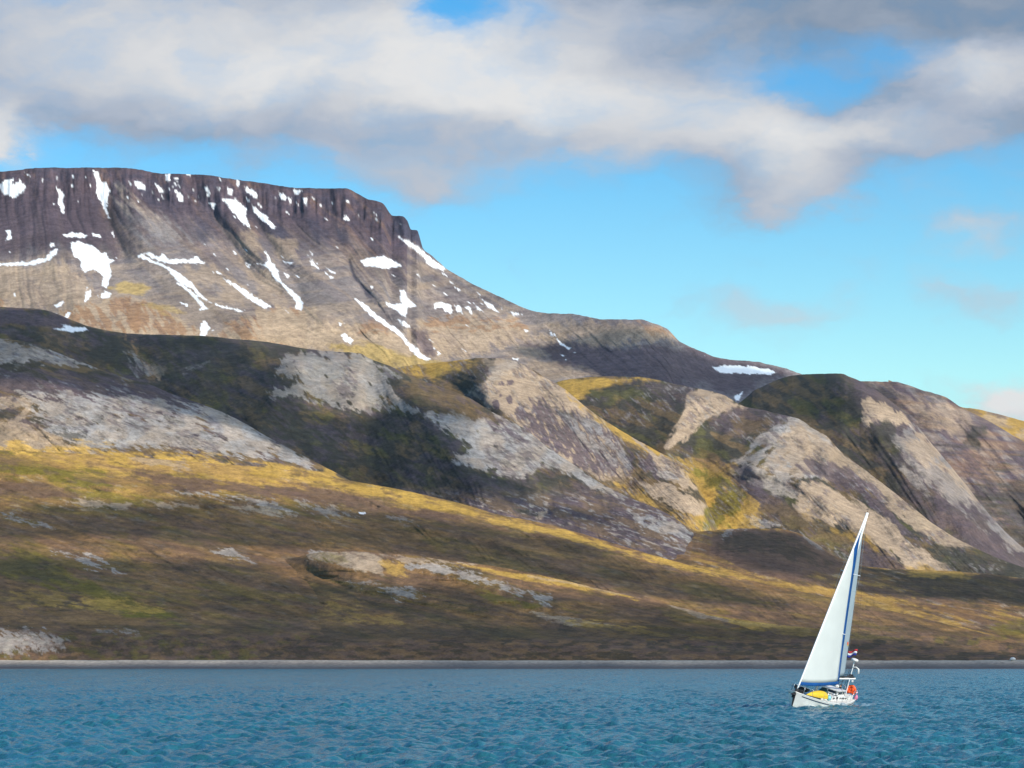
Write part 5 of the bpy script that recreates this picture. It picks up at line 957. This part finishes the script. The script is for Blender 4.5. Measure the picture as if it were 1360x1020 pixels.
def project(p):
    q = BM @ Vector(p); c, s = math.cos(PITCH), math.sin(PITCH); z = q.z - HCAM; dep = q.y * c + z * s; return (round(680 + F * q.x / dep, 1), round(510 - F * (-q.y * s + z * c) / dep, 1))
import os
if os.environ.get('DBG'):
    for n_, p_ in (('bow 1057,921', (6.5, 0, sheer(6.5))), ('stern port 1135,934', (-6.7, halfbeam(-6.7), sheer(-6.7))), ('tack 1060,911', TACK), ('top 1154,683', MTOP), ('clew 1112,912', CLEW), ('head 1144,716', HEAD), ('boomend 1133,899', BE), ('gn 1087,900', GN), ('spr 1117,757', mastp(.665) + Vector((-.16, -.92, 0))), ('spr 1145,764', mastp(.665) + Vector((-.16, .92, 0))), ('spr 1089,833', mastp(.345) + Vector((-.16, -1.12, 0))), ('ph roofL 1093,914', (-2.58, -.9, 2.06)), ('ph R 1115,919', (-2.58, .9, 2.06)), ('ph aft 1123,918', (-4.7, .9, 2.06)), ('radar 1134,879', PT), ('orange 1129.5,920', (-6.55, .92, 1.8)), ('kayak 1084,925', (3.05, .82, 1.6)), ('flag 1132,861', BE.lerp(MTOP, .19)), ('head 1118,912', (-5.05, -.12, 2.05)), ('waterbow 1054,940', (6.2, 0, .0)), ('cyan 1098,930', (1.15, 1.33, 1.36)), ('fore mid luff 1098,812', TACK.lerp(MTOP, .45))): print('DBG', n_, project(p_))
# ------------------------------------------------------------------ unseen clouds added overhead, shaped to lay shade on hills and shore
MCLOUD = simple_mat('thin_cloud', (.85, .86, .88), 1.0, spec=0.0, trans=.3)
def thin(m, f):
    N = m.node_tree.nodes; L = m.node_tree.links; out = N['Material Output']; src = out.inputs[0].links[0].from_socket
    t = N.new('ShaderNodeBsdfTransparent'); mx = N.new('ShaderNodeMixShader'); mx.inputs[0].default_value = f; L.new(src, mx.inputs[1]); L.new(t.outputs[0], mx.inputs[2]); L.new(mx.outputs[0], out.inputs[0])
thin(MCLOUD, .58)      # a ray crosses two skins of it
def cloud(poly, zc=1400.0, name='cloud', cell=14.0, edge=40.0, seed=1):
    """poly: (layer, px, py) points of the hills that the cloud stands in front of the sun of"""
    pts = []
    for (ly, px, py) in poly:
        p = ray(px, py, 1478.0) if ly == 'shore' else LAYERS[ly].surf(px, py); k = (zc - p[2]) / SUN.z; pts.append((p[0] + SUN.x * k, p[1] + SUN.y * k))
    xs = [p[0] for p in pts]; ys = [p[1] for p in pts]
    gx = np.arange(min(xs) - 60, max(xs) + 60, cell); gy = np.arange(min(ys) - 60, max(ys) + 60, cell)
    X, Y = np.meshgrid(gx, gy)
    d = -sdf(X, Y, pts) + (fbm(X / 90, Y / 90, 5, seed, .6) - .5) * 2 * edge
    th = np.clip(np.minimum(.42 * d, 55 + 30 * fbm(X / 50, Y / 50, 3, seed + 5)), -4, 90)
    lump = fbm(X / 35, Y / 35, 4, seed + 9)
    top = zc + th * (.55 + .5 * lump); bot = zc - th * (.35 + .3 * lump)
    ok = d > 0
    m = MB(); nr, nc = X.shape; idx = {}
    def vid(i, j, up):
        key = (i, j, up)
        if not (ok[i, j]): key = (i, j, 0)
        if key not in idx:
            idx[key] = len(m.v); m.v.append((float(X[i, j]), float(Y[i, j]), float(zc if not ok[i, j] else (top[i, j] if up else bot[i, j]))))
        return idx[key]
    for i in range(nr - 1):
        for j in range(nc - 1):
            if ok[i:i + 2, j:j + 2].any():
                m.f.append((vid(i, j, 1), vid(i, j + 1, 1), vid(i + 1, j + 1, 1), vid(i + 1, j, 1)))
                m.f.append((vid(i, j, 0), vid(i + 1, j, 0), vid(i + 1, j + 1, 0), vid(i, j + 1, 0)))
    o = m.build(name, MCLOUD, None, smooth=True); o['kind'] = 'structure'

cloud([('H2', -150, 405), ('H2', 0, 412), ('H2', 180, 450), ('H2', 330, 460), ('H2', 372, 500), ('H2', 380, 545), ('H2', 480, 560), ('H2', 560, 520), ('H2', 610, 560), ('H2', 600, 620), ('H2', 700, 650), ('H2', 800, 690), ('H2', 640, 672), ('H2', 500, 642),
       ('H3', 400, 606), ('H3', 300, 560), ('H3', 200, 535), ('H3', 60, 510), ('H3', -150, 500)], 1400, seed=3)
cloud([('F2', -200, 668), ('F2', 100, 672), ('F2', 300, 668), ('F2', 450, 676), ('F2', 560, 690), ('F2', 700, 712), ('F2', 850, 746), ('F2', 960, 776), ('F2', 1080, 804), ('F2', 1000, 806), ('F2', 860, 790), ('F2', 740, 764), ('F2', 600, 738), ('F2', 470, 722), ('F2', 380, 728), ('F2', 250, 716), ('F2', 60, 712), ('F2', -200, 712)], 1400, seed=11, edge=14, cell=10)
cloud([('F2', -200, 748), ('F2', 60, 742), ('F2', 250, 750), ('F2', 340, 750), ('F2', 380, 778), ('F4', 500, 788), ('F4', 620, 790), ('F4', 720, 792), ('F4', 850, 805), ('F4', 940, 822), ('F4', 1100, 842), ('F4', 1300, 865), ('F4', 1480, 876), ('shore', 1480, 890), ('shore', 900, 890), ('shore', 640, 884), ('F4', 500, 878), ('F4', 400, 878), ('F2', 100, 878), ('F2', 60, 835), ('F2', -200, 825)], 1400, seed=8, edge=18)
cloud([('F1', 920, 708), ('F1', 1000, 704), ('F1', 1060, 711), ('F1', 1120, 745), ('F1', 1200, 760), ('F1', 1360, 772), ('F1', 1450, 782), ('F1', 1450, 806), ('F1', 1250, 792), ('F1', 1100, 776), ('F1', 1000, 750)], 1400, seed=14, edge=20)
cloud([('M', 690, 462), ('M', 780, 444), ('M', 870, 450), ('M', 960, 480), ('M', 1060, 499), ('H6', 1110, 505), ('H6', 1130, 560), ('H6', 1040, 560), ('M', 960, 530), ('M', 800, 500)], 1600, seed=6, edge=30)

# ------------------------------------------------------------------ the air between the boat and the far plateau
hz = MB().box((0, 3400, 499), (9000, 8000, 1004)); m = bpy.data.materials.new('air'); m.use_nodes = True; N = m.node_tree.nodes; N.remove(N['Principled BSDF'])
pvn = N.new('ShaderNodeVolumePrincipled'); pvn.inputs['Color'].default_value = (.80, .88, 1, 1); pvn.inputs['Density'].default_value = 1.0e-5; pvn.inputs['Anisotropy'].default_value = .2
m.node_tree.links.new(pvn.outputs[0], N['Material Output'].inputs['Volume']); o = hz.build('haze', m); o['kind'] = 'stuff'
